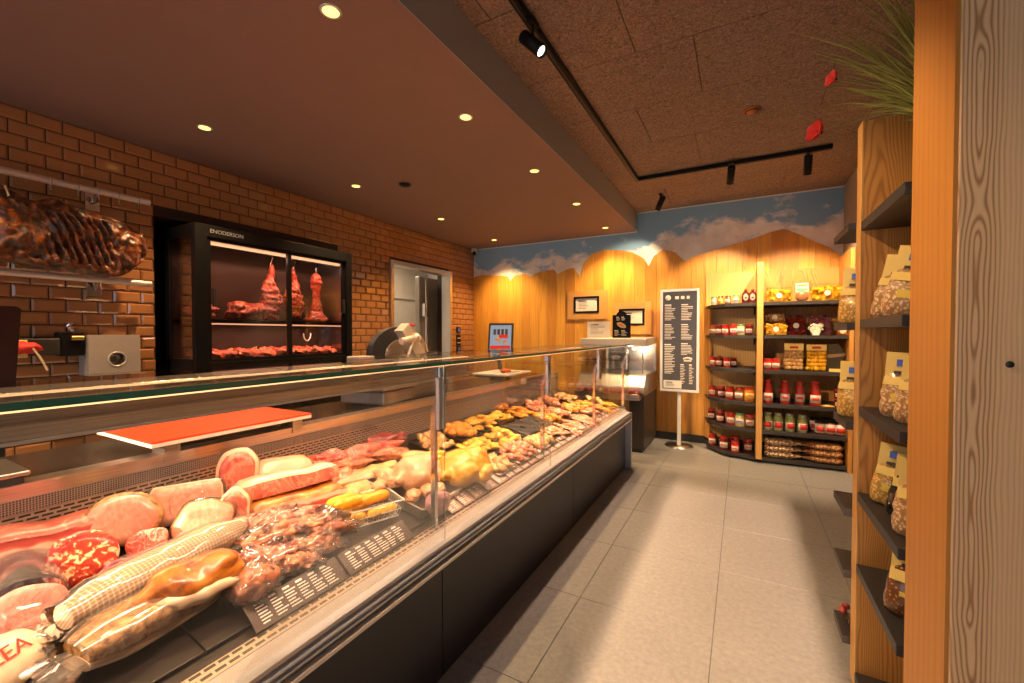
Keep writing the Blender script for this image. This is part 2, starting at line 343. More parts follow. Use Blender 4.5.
# tiled wall on the left, with niche and doorway
mb = MB()
mb.box(-4.3, -4.078, -3.2, 1.612, 0, 2.90); mb.box(-4.3, -4.078, 3.30, 4.18, 0, 2.90)
mb.box(-4.3, -4.078, 5.435, 6.3, 0, 2.90); mb.box(-4.3, -4.078, 1.612, 3.30, 2.38, 2.90)
mb.box(-4.3, -4.078, 4.18, 5.435, 2.40, 2.90)
mb.box(-4.75, -4.3, 1.50, 1.612, 0, 2.5); mb.box(-4.75, -4.3, 3.30, 3.42, 0, 2.5); mb.box(-4.85, -4.7, 1.5, 3.42, 0, 2.5); mb.box(-4.75,-4.3,1.5,3.42,2.38,2.5)
wl = struct('wall_left', mb, M['grout'])
mb = MB(); TW, TH = .165, .0865
def tile(y0, y1, z0, z1, x=-4.078, ax=0):
    b = min(.012, (y1-y0)*.45, (z1-z0)*.45); h = .011
    o = [(y0,z0),(y1,z0),(y1,z1),(y0,z1)]; i = [(y0+b,z0+b),(y1-b,z0+b),(y1-b,z1-b),(y0+b,z1-b)]
    vs = [(x-.001,a,c) for a,c in o] + [(x+h*.25,a,c) for a,c in o] + [(x+h,a,c) for a,c in i]
    if ax: vs = [(yy, 1.612 + (xx+4.078), zz) for xx, yy, zz in vs]
    mb.add(vs, [(0,1,5,4),(1,2,6,5),(2,3,7,6),(3,0,4,7),(4,5,9,8),(5,6,10,9),(6,7,11,10),(7,4,8,11),(8,9,10,11)])
for r in range(34):
    z1 = 2.888 - r*TH; z0 = max(z1 - TH + .006, 0.0)
    if z1 < .02: continue
    for k in range(-22, 40):
        y0 = .866 + k*TW + (TW/2 if r % 2 == 0 else 0); y1 = y0 + TW - .006
        segs = [(-2.8, 6.147)]
        if z0 < 2.375: segs = [(a, b) for s_ in segs for a, b in ((s_[0], 1.61), (3.302, s_[1]))]
        if z0 < 2.395: segs = [q for a, b in segs for q in (((a, b),) if b < 4.18 else ((a, 4.178), (5.437, b)))]
        for a, b in segs:
            p, q = max(y0, a), min(y1, b)
            if q - p > .012:
                zz0 = z0
                if z0 < 2.38 < z1 and (1.6 < p < 3.31): continue
                tile(p, q, zz0, z1)
part('wall_tiles', mb, M['tile'], wl)
mb = MB()
for r in range(27):
    z1 = 2.37 - r*TH
    for k in range(3):
        a = -4.70 + k*TW + (TW/2 if r % 2 else 0); b = min(a+TW-.003, -4.08)
        # niche back wall tiles
    for k in range(11):
        y0 = 1.615 + k*TW + (TW/2 if r % 2 else 0); y1 = min(y0+TW-.003, 3.295)
        if y1 - y0 > .02: mb_ = mb; b = .012; tile(y0, y1, z1-TH+.003, z1, -4.699)
part('niche_tiles', mb, M['tile'], wl)
# back wall with painted sky
mb = MB(); mb.box(-4.4, 1.3, 6.15, 6.35, 0, 3.3); bw = struct('wall_back', mb, M['sky'])
prof = [(-4.07,2.40),(-4.042,2.422),(-3.908,2.446),(-3.675,2.418),(-3.524,2.408),(-3.40,2.39),(-3.355,2.31),(-3.267,2.392),(-3.089,2.412),(-2.984,2.361),(-2.813,2.424),(-2.58,2.438),(-2.528,2.362),(-2.386,2.424),(-2.26,2.445),(-2.198,2.364),(-2.148,2.29),(-2.106,2.492),(-1.985,2.627),(-1.779,2.677),(-1.551,2.645),(-1.384,2.602),(-1.222,2.505),(-1.152,2.38),(-1.09,2.521),(-.962,2.601),(-.81,2.55),(-.686,2.418),(-.565,2.476),(-.331,2.532),(-.107,2.585),(.11,2.637),(.277,2.691),(.439,2.72),(.598,2.632),(.714,2.55),(.865,2.466),(1.02,2.33)]
def pz(x):
    for (a, za), (b, zb) in zip(prof, prof[1:]):
        if a <= x <= b: return za + (zb-za)*(x-a)/(b-a)
    return prof[-1][1]
mb = MB(); w = 1/6.7; k0 = -28
for k in range(-28, 7):
    a = max(k*w + .0015, -4.068); b = min((k+1)*w - .0015, 1.0)
    if b <= a: continue
    n = 8; xs = [a + (b-a)*i/n for i in range(n+1)]
    pts = [(a, 0.02), (b, 0.02)] + [(x, pz(x)) for x in reversed(xs)]
    mb.prism(pts, 1, 6.128 + (.0025 if k % 2 else 0), 6.148)
part('timber_cladding', mb, M['cladding'], bw)
mb = MB(); mb.box(-4.07, 1.0, 6.11, 6.128, 0, .10); struct('baseboard_back', mb, M['blackmat'])
mb = MB(); mb.box(-1.318, 1.018, 6.135, 6.149, 3.137, 3.149); mb.box(-4.06, -1.32, 6.135, 6.149, 2.878, 2.890); mb.box(-1.334,-1.318,6.135,6.149,2.89,3.149); struct('trim_2', mb, M['white'])
mb = MB(); mb.box(1.02, 1.2, 1.6, 6.2, 0, 3.2); wr = struct('wall_right', mb, M['greywall'])
# near right: timber post and boarded reveal facing the camera, then closed wall behind the viewer's right
mb = MB(); mb.box(.4115, 1.3, 1.283, 1.545, 0, 3.16); post = struct('trim_3', mb, M['post'], bevel=.003)
mb = MB(); mb.box(.404, .411, 1.285, 1.545, 0, 3.15); part('post_side_board', mb, M['postside_shaded'], post)
mb = MB(); mb.lathe([(.0,0),(.006,.0),(.007,.002),(.0,.002)], 14)
h_ = part('bolt_hole', mb, M['blackmat'], post); h_.location = (.495, 1.2825, 1.385); h_.rotation_euler = (R(90),0,0)
mb = MB(); mb.box(1.3, 1.5, -3.2, 1.6, 0, 3.2); struct('wall_entrance_side', mb, M['greywall'])
# unseen shop front behind the camera, its openings shaped to place the sun
mb = MB()
mb.box(-4.3, 1.4, -3.2, -3.0, 2.75, 3.2); mb.box(-4.3, 1.4, -3.2, -3.0, 0, .0)
mb.box(-4.3, -4.0, -3.2, -3.0, 0, 2.75); mb.box(-2.9, -2.75, -3.2, -3.0, 0, 2.75); mb.box(-1.35, -.60, -3.2, -3.0, 0, 2.75); mb.box(.36, 1.4, -3.2, -3.0, 0, 2.75)
mb.box(-4.0, -.72, -3.2, -3.0, 0, .55)
struct('wall_front', mb, M['greywall'])
for i, (a, b, z0) in enumerate(((-4.0,-2.9,.55), (-2.75,-1.35,.55))):
    mb = MB(); mb.box(a, b, -3.12, -3.11, z0, 2.75); wn_ = struct('window_%d' % (i+1), mb, M['glass'])
    f_ = MB()
    for q in ((a, a+.05), (b-.05, b)): f_.box(q[0], q[1], -3.16, -3.06, z0, 2.75)
    f_.box(a+.05, b-.05, -3.16, -3.06, z0, z0+.05); f_.box(a+.05, b-.05, -3.16, -3.06, 2.70, 2.75); part('window_frame', f_, M['blackmat'], wn_)
# room behind the doorway
mb = MB(); mb.box(-6.4, -6.3, 3.5, 7.2, 0, 2.8); mb.box(-6.3, -4.1, 7.1, 7.2, 0, 2.8); mb.box(-4.3,-4.2,6.2,7.2,0,2.8); mb.box(-6.3, -4.3, 3.5, 3.6, 0, 2.8)
mb.box(-6.4,-4.3,3.5,7.2,2.8,2.9); struct('wall_cold_room', mb, M['palewall'])

# doorway frame with steel door inside
mb = MB(); mb.box(-4.20, -4.035, 4.14, 4.20, 0, 2.42); mb.box(-4.20, -4.035, 5.415, 5.475, 0, 2.42); mb.box(-4.20, -4.035, 4.20, 5.415, 2.36, 2.42)
d1 = struct('door_1', mb, M['steel'], bevel=.004)
mb = MB(); mb.box(-4.52, -4.44, 5.16, 5.90, .0, 2.34); dl = part('sliding_leaf', mb, plain('leaf_steel', (.38,.35,.31), .45, .3), d1, .004)
mb = MB(); mb.tube([(-4.37,5.24,1.0),(-4.37,5.24,2.3)], .018); mb.box(-4.44,-4.36,5.20,5.28,1.72,1.92); part('pull_bar', mb, M['chrome'], d1)
mb = MB(); mb.box(-5.90, -5.82, 4.9, 7.0, 0, 2.75); mb.box(-5.82,-5.78,5.05,5.15,0,2.2); mb.box(-5.82,-5.78,5.05,6.9,2.12,2.2); part('cold_store_front', mb, plain('beige_steel', (.36,.31,.25), .5), d1, .003)
# ------------------------------------------------------------------ counter
def tube_pts(pts, r, n=8): return MB().tube(pts, r, n)
ct = thing('display_counter', 'long glass-fronted refrigerated meat counter with anthracite base and steel rail', 'counter', (0,0,0))
Y0, Y1 = -.6, 4.62
for a, b in ((Y0, -.05), (-.045, 1.415), (1.42, 2.99), (2.995, 4.60)):
    part('base_panel', MB().box(-1.90, -1.10, a, b, .0, .545), M['panel'], ct, .002)
part('end_panel', MB().box(-1.92, -1.035, 4.60, 4.635, 0, .60), M['alu'], ct, .003)
rp = [(-1.10,.535),(-1.055,.535),(-1.045,.545),(-1.045,.553),(-1.058,.556),(-1.058,.564),(-1.04,.567),(-1.036,.575),(-1.036,.582),(-1.05,.585),(-1.05,.592),(-1.04,.596),(-1.042,.606),(-1.075,.610),(-1.10,.610)]
part('front_rail', MB().prism(rp, 1, Y0, 4.60), M['alu'], ct)
part('rail_lip', MB().box(-1.052, -1.028, Y0, 4.60, .522, .536), M['lip'], ct, .002)
part('inner_sill', MB().prism([(-1.075,.610),(-1.098,.630),(-1.10,.60),(-1.075,.60)], 1, Y0, 4.60), M['lip'], ct)
part('front_air_grille', MB().prism([(-1.098,.612),(-1.098,.632),(-1.135,.642),(-1.135,.612)], 1, Y0, 4.58), M['slots'], ct)
part('well_bottom', MB().prism([(-1.10,.545),(-1.10,.60),(-1.135,.60),(-1.14,.635),(-1.88,.795),(-1.90,.545)], 1, Y0, 4.60), M['tray'], ct)
# deck trays (black)
for k in range(10):
    a = -.45 + k*.505
    part('deck_tray', MB().prism([(-1.175,.648),(-1.175,.655),(-1.872,.806),(-1.872,.797)], 1, a, min(a+.50, 4.58)), M['tray'], ct, .001)
part('rear_slotted_panel', MB().box(-1.90, -1.885, Y0, 4.60, .79, .915), M['slots'], ct)
part('rear_perforated_band', MB().box(-1.905, -1.880, Y0, 4.60, .915, .955), M['perf'], ct)
part('rear_sill', MB().prism([(-1.885,.955),(-1.878,1.002),(-1.95,1.002),(-1.95,.955)], 1, Y0, 4.60), M['brushed'], ct)
part('work_surface', MB().box(-2.50, -1.952, Y0, 4.60, .93, .975), plain('dark_granite', (.030,.022,.018), .22, var=.5, scale=90), ct, .003)
part('rear_cabinet', MB().box(-2.42, -1.96, Y0, 4.58, .0, .93), M['panel'], ct)
part('end_wall', MB().box(-1.90, -1.10, 4.585, 4.60, .55, .66), M['steel'], ct)
# lamp hood
part('lamp_hood', MB().prism([(-1.62,1.292),(-1.625,1.222),(-1.612,1.216),(-1.618,1.175),(-1.70,1.160),(-1.80,1.165),(-1.80,1.30),(-1.63,1.30)], 1, Y0, 2.36), M['brushed'], ct)
part('hood_lip', MB().box(-1.622,-1.606,Y0,2.36,1.168,1.176), M['alu'], ct)
led = part('led_strip', MB().box(-1.619, -1.612, Y0, 2.36, 1.292, 1.299), M['led'], ct)
part('led_strip', MB().box(-1.64, -1.60, 2.38, 4.58, 1.288, 1.298), M['alu'], ct)
seams = [1.385, 2.48, 3.57]
ys = [-.6] + seams + [4.615]
for a, b in zip(ys, ys[1:]):
    part('front_glass', MB().box(-1.066, -1.058, a+.003, b-.003, .598, 1.322), M['glass'], ct)
    part('top_glass', MB().box(-1.64, -1.060, a+.002, b-.002, 1.324, 1.334), M['glass'], ct)
    part('led_profile', MB().box(-1.078, -1.070, a+.003, b-.003, 1.317, 1.322), M['led'], ct)
    part('glass_edge', MB().box(-1.0605, -1.0565, a+.002, b-.002, 1.322, 1.336), M['green_edge'], ct)
    if b < 4.6: part('glass_joint', MB().box(-1.0625, -1.0605, b-.0015, b+.0015, .60, 1.322), plain('joint_seal', (.25,.33,.28), .4), ct)
part('end_glass', MB().box(-1.88, -1.067, 4.605, 4.613, .66, 1.322), M['glass'], ct)
for y in seams + [4.585]:
    x = -1.125
    p = part('glass_support_post', MB().loft([[(x+dx, y+.012+dy, z) for dx, dy in ((-.012,-.009),(.012,-.009),(.012,.009),(-.012,.009))] for z in (.62, 1.13)]
        + [[(x+.04+dx, y+.012+dy, 1.22+dz) for dx, dy, dz in ((-.008,-.009,0),(.014,-.009,0),(.014,.009,0),(-.008,.009,0))]]
        + [[(x+.05+dx, y+.012+dy, 1.312) for dx, dy in ((-.008,-.009),(.008,-.009),(.008,.009),(-.008,.009))]], smooth=False), M['chrome'], ct, .002)
    for s_ in (-.024, .004):
        part('glass_clamp', MB().box(-1.088, -1.070, y+s_, y+s_+.020, 1.06, 1.27), M['alu'], ct, .003)
        part('clamp_head', MB().box(-1.098, -1.068, y+s_, y+s_+.020, 1.27, 1.315), M['chrome'], ct, .004)
# printed price boards leaning along the front
def bars(w, h, cols, rows, rng, th=.0008, z=0.0006, fill=.4, head=True, m0=.08):
    mb = MB(); cw = w*(1-2*m0)/cols; rh = h*(1-2*m0)/(rows+ (1.5 if head else 0))
    for c in range(cols):
        x0 = -w/2 + w*m0 + c*cw
        if head: mb.box(x0, x0+cw*.5, h/2-h*m0-rh*.9, h/2-h*m0-rh*.2, z, z+th)
        for r in range(rows):
            y1 = h/2 - h*m0 - rh*((1.6 if head else 0)+r); l = cw*(rng.uniform(.45,.88))
            mb.box(x0, x0+l, y1-rh*fill, y1, z, z+th)
    return mb
rng = random.Random(3)
tb = thing('price_board', 'brown printed price board below the smoked pork, nearest of the boards', 'price board', (-1.165,.81,.674), 0, 'printed boards along the counter front')
def board(root, L, cols):
    b = part('board', MB().box(-L/2, L/2, -.042, .042, -.002, .002), M['boardbrown'], root, .001)
    l = part('lettering', bars(L, .084, cols, 6, rng, z=.0022), M['chalk'], root); return b, l
M['boardbrown'] = plain('brown_board', (.055,.032,.026), .4)
def orient(root):  # board local x -> world +y, local y -> up and back
    root.rotation_euler = (Matrix.Rotation(R(90), 3, 'Z') @ Matrix.Rotation(R(38), 3, 'X')).to_euler()
board(tb, .30, 6); orient(tb)
tb2 = thing('price_board', 'brown printed price board below the sausage basket', 'price board', (-1.165,1.125,.674), 0, 'printed boards along the counter front')
board(tb2, .31, 6); orient(tb2)
y = 1.52; k = 0; names = ['beside the pale poultry', 'in front of the yellow chicken', 'second beyond the yellow chicken']
lab_places = ['in front of the pale poultry','in front of the yellow chicken','just past the yellow chicken']
M['pinkcard'] = plain('rosy_price_strip', (.30,.17,.13), .4)
while y < 4.45:
    L = rng.choice((.07, .085, .1))
    pl = lab_places[k] if k < 3 else None
    t_ = thing('price_card', ('small printed price card %s' % pl) if pl else 'small printed price card in the row along the far front edge of the counter', 'price card', (-1.155,y+L/2,.666), 0, 'small price cards along the counter front' if pl else 'far price cards along the counter front')
    part('card', MB().box(-L/2, L/2, -.035, .035, -.0015, .0015), M['pinkcard'], t_, .001)
    part('lettering', bars(L, .07, 2, 4, rng, z=.0017), M['chalk'], t_); orient(t_)
    t_.rotation_euler = (Matrix.Rotation(R(90), 3, 'Z') @ Matrix.Rotation(R(28), 3, 'X')).to_euler()
    y += L + .012; k += 1

# ------------------------------------------------------------------ meats near the camera
def outline(w, h, n=36, sq=2.4, wob=.05, seed=0, bottom=None):
    pts = []
    for i in range(n):
        a = 2*PI*i/n; c, s_ = math.cos(a), math.sin(a)
        x = math.copysign(abs(c)**(2/sq), c)*w/2; z = math.copysign(abs(s_)**(2/sq), s_)*h/2
        k = 1 + wob*mn.noise(Vector((c*1.3+seed*5.1, s_*1.3, seed)))*2
        pts.append((x*k, z*k + h/2))
    return pts
def joint(name, label, cat, loc, rz, w, h, d, body, face, sq=2.4, wob=.05, seed=1, taper=.85, rim=.93, tilt=0, rimm=None, wrap=False, facelabel='cut face', group=None):
    """a cut piece of meat: its cut face looks along local -y"""
    root = thing(name, label, cat, loc, R(rz), group)
    if tilt: root.rotation_euler = (Matrix.Rotation(R(rz), 3, 'Z') @ Matrix.Rotation(R(tilt), 3, 'X')).to_euler()
    o = outline(w, h, sq=sq, wob=wob, seed=seed); rings = []
    for i in range(9):
        u = i/8; k = 1 - (1-taper)*u
        if u > .7: k *= math.sqrt(max(.0, 1-((u-.7)/.31)**2))
        if i == 0: k = .985
        rings.append([(x*k, d*u, (z-h/2)*k + h/2 - (h/2)*(1-k)*.8 + .002) for x, z in o])
    part('body', MB().loft(rings), body, root)
    fr = [[((x)*k, -e, (z-h/2)*k+h/2+.002) for x, z in o] for k, e in ((.99,-.002),(.985,.003),(rim,.006))]
    if rimm: part('fat_rim', MB().loft(fr, cap0=False), rimm, root)
    f2 = [[(x*k, -e, (z-h/2)*k+h/2+.002) for x, z in o] for k, e in ((rim if rimm else .985,.0),(rim*.995 if rimm else .97,.008),(.6,.0095))]
    c = part('cut_face', MB().loft(f2, cap0=False), face, root, label=facelabel)
    if wrap:
        rings = []
        for i in range(12):
            u = -.12 + 1.3*i/11; k = 1.05 if 0 <= u <= .95 else (.62 if i else .45)
            rings.append([(x*k*(1+.05*mn.noise(Vector((x*40, u*9, z*40)))), d*u, max(.002, (z-h/2)*k + h/2)) for x, z in o])
        part('clear_wrap', MB().loft(rings, cap0=False, cap1=False), M['plastic'], root)
    return root
D_ = lambda x, dz=0: deck(x) + .006 + dz
joint('mortadella', 'large pink mortadella in black casing with its cut face forward', 'sausage', (-1.48,.325,D_(-1.49)), 80, .15, .125, .34, M['casing'], M['mort'], sq=2.0, wob=.03, taper=1, wrap=True)
# netted ham at the bottom left corner with red print
root = thing('wrapped_ham', 'pale wrapped ham with red print, cut by the bottom left corner', 'ham', (-1.35,.225,D_(-1.36,-.012)), R(118))
rings = []
for i in range(10):
    u = i/9; k = math.sqrt(max(.05, 1-(2*u-1)**4))
    rings.append([(-.20+.32*u, .068*k*math.cos(a), .062+.062*k*math.sin(a)) for a in [2*PI*j/24 for j in range(24)]])
part('body', MB().loft(rings), two('pale_wrapper', [(.3,(.75,.48,.30)),(.7,(.90,.72,.52))], 12, .3, .4), root)
text('ILEA', .042, M['redink'], root, (.015,-.050,.108), (R(52),0,0))
# long bacon slab
def slab(name, label, loc, rz, L, h, d, side, top, rind=None, tilt=0, seed=0, wrap=False, cat='bacon', bend=.01):
    root = thing(name, label, cat, loc, R(rz))
    if tilt: root.rotation_euler = (Matrix.Rotation(R(rz), 3, 'Z') @ Matrix.Rotation(R(tilt), 3, 'X')).to_euler()
    n = 14; rings = []
    for i in range(n+1):
        u = i/n; x = -L/2 + L*u; k = .86 + .14*math.sin(PI*min(1, u*1.3+.1)); e = .6 if i in (0, n) else 1
        hh = h*k*(1 + .12*mn.noise(Vector((u*4, seed, 2)))); dd = d*k
        b = bend*math.sin(u*PI)
        rings.append([(x, -dd/2*e - b, .004), (x, -dd/2 - b, hh*.12), (x, -dd/2 - b, hh*.85), (x, -dd/2*.9*e - b, hh*e), (x, dd/2*.9*e - b, hh*.98*e), (x, dd/2 - b, hh*.8), (x, dd/2 - b, hh*.12), (x, dd/2*e - b, .004)])
    part('meat', MB().loft(rings, smooth=True), side, root)
    tr = [[(r[3][0], r[2][1]*1.02, r[2][2]*.99), (r[3][0], r[3][1]*.99, r[3][2]+.004), (r[4][0], r[4][1], r[4][2]+.004), (r[4][0], r[5][1]*1.02, r[5][2])] for r in rings]
    part('rind' if rind is None else 'fat_cap', MB().loft(tr, closed=False, cap0=False, cap1=False), top, root)
    if wrap:
        rr = [[(p[0]*1.06, p[1]*1.08, max(.002, p[2]*1.05 + .004*mn.noise(Vector((p[0]*50, p[1]*50, 1))))) for p in r] for r in rings]
        part('clear_wrap', MB().loft(rr, cap0=False, cap1=False), M['plastic'], root)
    return root
slab('bacon_slab', 'long streaky bacon slab against the back grille, far left', (-1.80,.39,D_(-1.80,.01)), 80, .36, .10, .11, M['bacon'], M['rawham'])
slab('bacon_slab', 'thin lower bacon slab lying in front of the long streaky slab', (-1.70,.37,D_(-1.70)), 80, .34, .035, .07, M['bacon'], M['bacon'])
joint('salami', 'thick red salami end with coarse white fat spots', 'salami', (-1.575,.445,D_(-1.59,.008)), 66, .145, .15, .15, M['salami'], M['salami'], sq=2.1, wob=.1, seed=4, taper=.8, tilt=-18)
joint('cooked_ham', 'large round cooked ham with pale pink cut face and herb edge', 'ham', (-1.685,.57,D_(-1.70,.01)), 60, .185, .165, .15, M['herb'], M['ham'], sq=2.3, wob=.08, seed=2, rim=.9, rimm=M['herb'], tilt=-12)
joint('coppa', 'small marbled red coppa between the round ham and the netted loaf', 'cured meat', (-1.56,.585,D_(-1.57,.02)), 60, .10, .095, .08, M['coppa'], M['coppa'], sq=2.3, wob=.12, seed=5, tilt=-20)
joint('dried_meat', 'small dark purple cured piece in clear wrap beside the salami', 'cured meat', (-1.50,.52,D_(-1.51,.03)), 62, .10, .06, .09, M['purple'], M['purple'], sq=2.2, wob=.15, seed=6, wrap=True, tilt=-15)
joint('pork_loin_block', 'pale pink rectangular pork block with golden top behind the golden-rimmed ham', 'ham', (-1.715,.765,D_(-1.72)), 64, .215, .14, .10, M['smoked'], M['ham'], sq=7, wob=.05, seed=21, rim=.94, rimm=M['fat'], tilt=-14, wrap=True)
joint('rimmed_ham', 'pink ham slice-end with golden rim leaning on the netted loaf', 'ham', (-1.515,.715,D_(-1.52)), 60, .165, .17, .09, M['smoked'], M['ham'], sq=2.5, wob=.14, seed=8, rim=.95, rimm=M['smoked'], tilt=-14, wrap=True)
joint('speck_end', 'narrow upright speck piece with white fat edge behind the golden-rimmed ham', 'speck', (-1.56,.835,D_(-1.56)), 48, .095, .155, .09, M['hamrind'], M['rawham'], sq=2.6, wob=.12, seed=9, rim=.86, rimm=M['fat'], tilt=-10)
joint('raw_ham_half', 'tall arched raw ham half standing against the back grille', 'ham', (-1.74,.945,D_(-1.75)), 52, .15, .21, .13, M['smoked'], M['rawham'], sq=2.6, wob=.08, seed=11, rim=.84, rimm=M['fat'], tilt=-6)
joint('pork_fat_block', 'cream-topped cured loaf behind the thick bacon slabs', 'speck', (-1.73,1.14,D_(-1.74,.02)), 68, .25, .13, .14, M['fat'], M['fat'], sq=3.2, wob=.08, seed=12, rim=.9, rimm=M['smoked'], tilt=-42)
slab('thick_bacon_slab', 'thick white-capped bacon slab lying on top of the pair', (-1.62,1.08,D_(-1.62,.06)), 78, .38, .075, .12, M['rawham'], M['fat'], rind=1, tilt=-8)
slab('thick_bacon_slab', 'lower thick bacon slab with golden rind under the white-capped slab', (-1.57,1.07,D_(-1.59)), 76, .38, .07, .14, M['bacon'], M['smoked'])
# netted long loaf
root = thing('netted_loaf', 'very long white-netted loaf in clear wrap lying across the near deck', 'roast', (-1.465,.61,D_(-1.475)), R(104))
def longloaf(L, ry, rz_, n=22, m=26, k0=.5, sd=0, x0=0, x1=1):
    rings = []
    for i in range(n+1):
        u = i/n; k = max(.3, (1-abs(2*u-1)**5))**.5
        rings.append([(-L/2+L*u, ry*k*math.cos(a)*(1+.04*mn.noise(Vector((u*6, math.cos(a), sd)))), rz_+rz_*k*math.sin(a)) for a in [2*PI*j/m for j in range(m)]])
    return rings
rg = longloaf(.50, .062, .055)
part('netted_meat', MB().loft(rg), M['net'], root)
rr = [[(x*1.08, y*1.12+.006*mn.noise(Vector((x*30,y*30,z*30))), max(.001, z*1.06+.006*mn.noise(Vector((x*35,y*35,9))))) for x, y, z in r] for r in rg]
part('clear_wrap', MB().loft(rr, cap0=False, cap1=False), M['plastic'], root)
# loose crumpled ends of the wrap
mb = MB()
for sx_ in (-1, 1):
    rings = []
    for i in range(6):
        u = i/5; rings.append([(sx_*(.27+.06*u), (.03+.05*u)*math.cos(a)*(1+.4*math.sin(5*a+i)), .03+(.022+.01*u)*math.sin(a)*(1+.3*math.sin(7*a))) for a in [2*PI*j/30 for j in range(30)]])
    mb.loft(rings, cap0=False, cap1=False)
part('wrap_end', mb, M['plastic'], root)
root = thing('herb_crusted_loaf', 'herb-crusted brown loaf with white rind in clear wrap under the smoked pork piece', 'roast', (-1.325,.515,D_(-1.33)), R(101))
rg = []
for i in range(13):
    u = i/12; k = max(.35, 1-abs(2*u-1)**5)**.5
    rg.append([(-.16+.32*u, .078*k*math.copysign(abs(math.cos(a))**.75, math.cos(a)), .045+.045*k*math.copysign(abs(math.sin(a))**.8, math.sin(a))) for a in [2*PI*j/26 for j in range(26)]])
part('crust', MB().loft(rg), M['herb'], root); part('white_rind', MB().loft([[(x*1.005, y*1.02 if y < 0 else y*.9, z*.55) for x, y, z in q] for q in rg]), M['fat'], root)
part('clear_wrap', MB().loft([[(x*1.08, y*1.1+.005*mn.noise(Vector((x*40,y*40,z*40))), max(.001, z*1.07+.006*mn.noise(Vector((x*45,y*45,3))))) for x, y, z in q] for q in rg], cap0=False, cap1=False), M['plastic'], root)
part('wrap_end', MB().loft([[(-.165-.08*u, (.035+.045*u)*math.cos(a)*(1+.35*math.sin(5*a+u*3)), .03+(.02+.01*u)*math.sin(a)*(1+.3*math.sin(7*a))) for a in [2*PI*j/30 for j in range(30)]] for u in (0,.3,.6,1)], cap0=False, cap1=False), M['plastic'], root)
# orange smoked piece on top of the loaf
root = thing('smoked_pork_neck', 'golden orange smoked pork piece lying over the netted loaf', 'smoked pork', (-1.300,.585,D_(-1.31,.045)), R(76))
mb = MB(); mb.sphere((0,0,.052), (.115,.062,.048), 28, 18, amp=.25, fr=4, seed=3, flat=.7); mb.sphere((.045,.005,.062), (.075,.055,.045), 20, 12, amp=.2, fr=4, seed=5, flat=.8)
remesh(part('meat', mb, M['smoked'], root), .005, .010, .06)
part('fat_underside', MB().sphere((-.005,-.022,.028), (.108,.052,.030), 24, 12, amp=.3, seed=8, flat=.8), M['fat'], root)
root = thing('smoked_ham_ball', 'small round golden smoked ham ball at the foot of the netted loaf', 'smoked pork', (-1.245,.715,D_(-1.25)), R(60))
mb = MB(); mb.sphere((0,0,.05), (.066,.06,.052), 26, 18, amp=.3, fr=5, seed=7, flat=.85); remesh(part('meat', mb, M['smokedred'], root), .005, .008, .03)
part('clear_wrap', MB().sphere((0,0,.05), (.074,.068,.056), 24, 14, amp=.5, fr=12, seed=2, flat=.88), M['plastic'], root)
# pile of vacuum packed smoked pieces
rng = random.Random(11)
pk = [(-1.335,.82,0,.13,.045,.035,72),(-1.40,.88,.02,.13,.05,.032,80),(-1.30,.93,0,.12,.04,.03,60),(-1.43,.99,.01,.12,.045,.035,75),(-1.36,.98,.035,.12,.035,.028,66),(-1.31,1.02,.02,.10,.035,.03,58),(-1.46,.92,.03,.10,.05,.03,85),(-1.26,.86,0,.09,.04,.028,64)]
pd = ['nearest to the ham ball','behind the front pieces','at the front edge','at the back of the heap','on top of the heap','nearest to the wire basket','next to the netted loaf','lowest beside the price board']
for i, (x, y, dz, a, b, c, rz) in enumerate(pk):
    root = thing('smoked_meat_pack', 'vacuum-packed smoked pork strip %s' % pd[i], 'smoked meat', (x, y, D_(x, dz)), R(rz), 'packed smoked strips by the sausage basket')
    mb = MB(); mb.sphere((0,0,c), (a*.8,b,c), 20, 12, amp=.9, fr=9, seed=20+i, flat=.85)
    mb.sphere((rng.uniform(-.04,.04),rng.uniform(-.01,.01),c*1.2), (a*.5,b*.6,c*.8), 18, 10, amp=.9, fr=9, seed=30+i)
    remesh(part('meat', mb, M['smokedred'] if i % 3 else M['rawham'], root), .005, .008, .03, 2)
    part('clear_wrap', MB().sphere((0,0,c), (a*.95,b*1.25,c*1.15), 26, 14, amp=.8, fr=16, seed=40+i, flat=.85), M['plastic'], root)
# wire basket with yellow sausages
root = thing('wire_basket', 'small white wire basket holding yellow sausages', 'basket', (-1.36,1.215,D_(-1.36)), R(68))
mb = MB(); W_, H_, L_ = .115, .065, .15
for z, s_ in ((.0,.86), (.03,.93), (.065,1)):
    c = [(-L_*s_,-W_*s_*.8,z),(L_*s_,-W_*s_*.8,z),(L_*s_,W_*s_*.8,z),(-L_*s_,W_*s_*.8,z),(-L_*s_,-W_*s_*.8,z)]
    for p, q in zip(c, c[1:]): mb.tube([p, q], .0028 if z > .06 else .0016, 6)
for i in range(13):
    x = -L_ + 2*L_*i/12
    for s_ in (-1, 1): mb.tube([(x*.86, s_*W_*.8*.86, 0), (x, s_*W_*.8, H_)], .0014, 5)
    mb.tube([(x*.86, -W_*.69, .002), (x*.86, W_*.69, .002)], .0012, 5)
for i in range(9):
    y = -W_*.8 + 1.6*W_*i/8
    for s_ in (-1, 1): mb.tube([(s_*L_*.86, y*.86, 0), (s_*L_, y, H_)], .0014, 5)
    mb.tube([(-L_*.86, y*.86, .004), (L_*.86, y*.86, .004)], .0012, 5)
part('wire_frame', mb, M['white'], root)
mb = MB()
def saus(L, r, m, bend=.02, n=12):
    pts = []; rs = []
    for i in range(n+1):
        u = i/n; pts.append((-L/2+L*u, bend*math.sin(PI*u), 0)); rs.append(r*max(.18, (1-abs(2*u-1)**6))**.5)
    return MB().tube(pts, rs, 14)
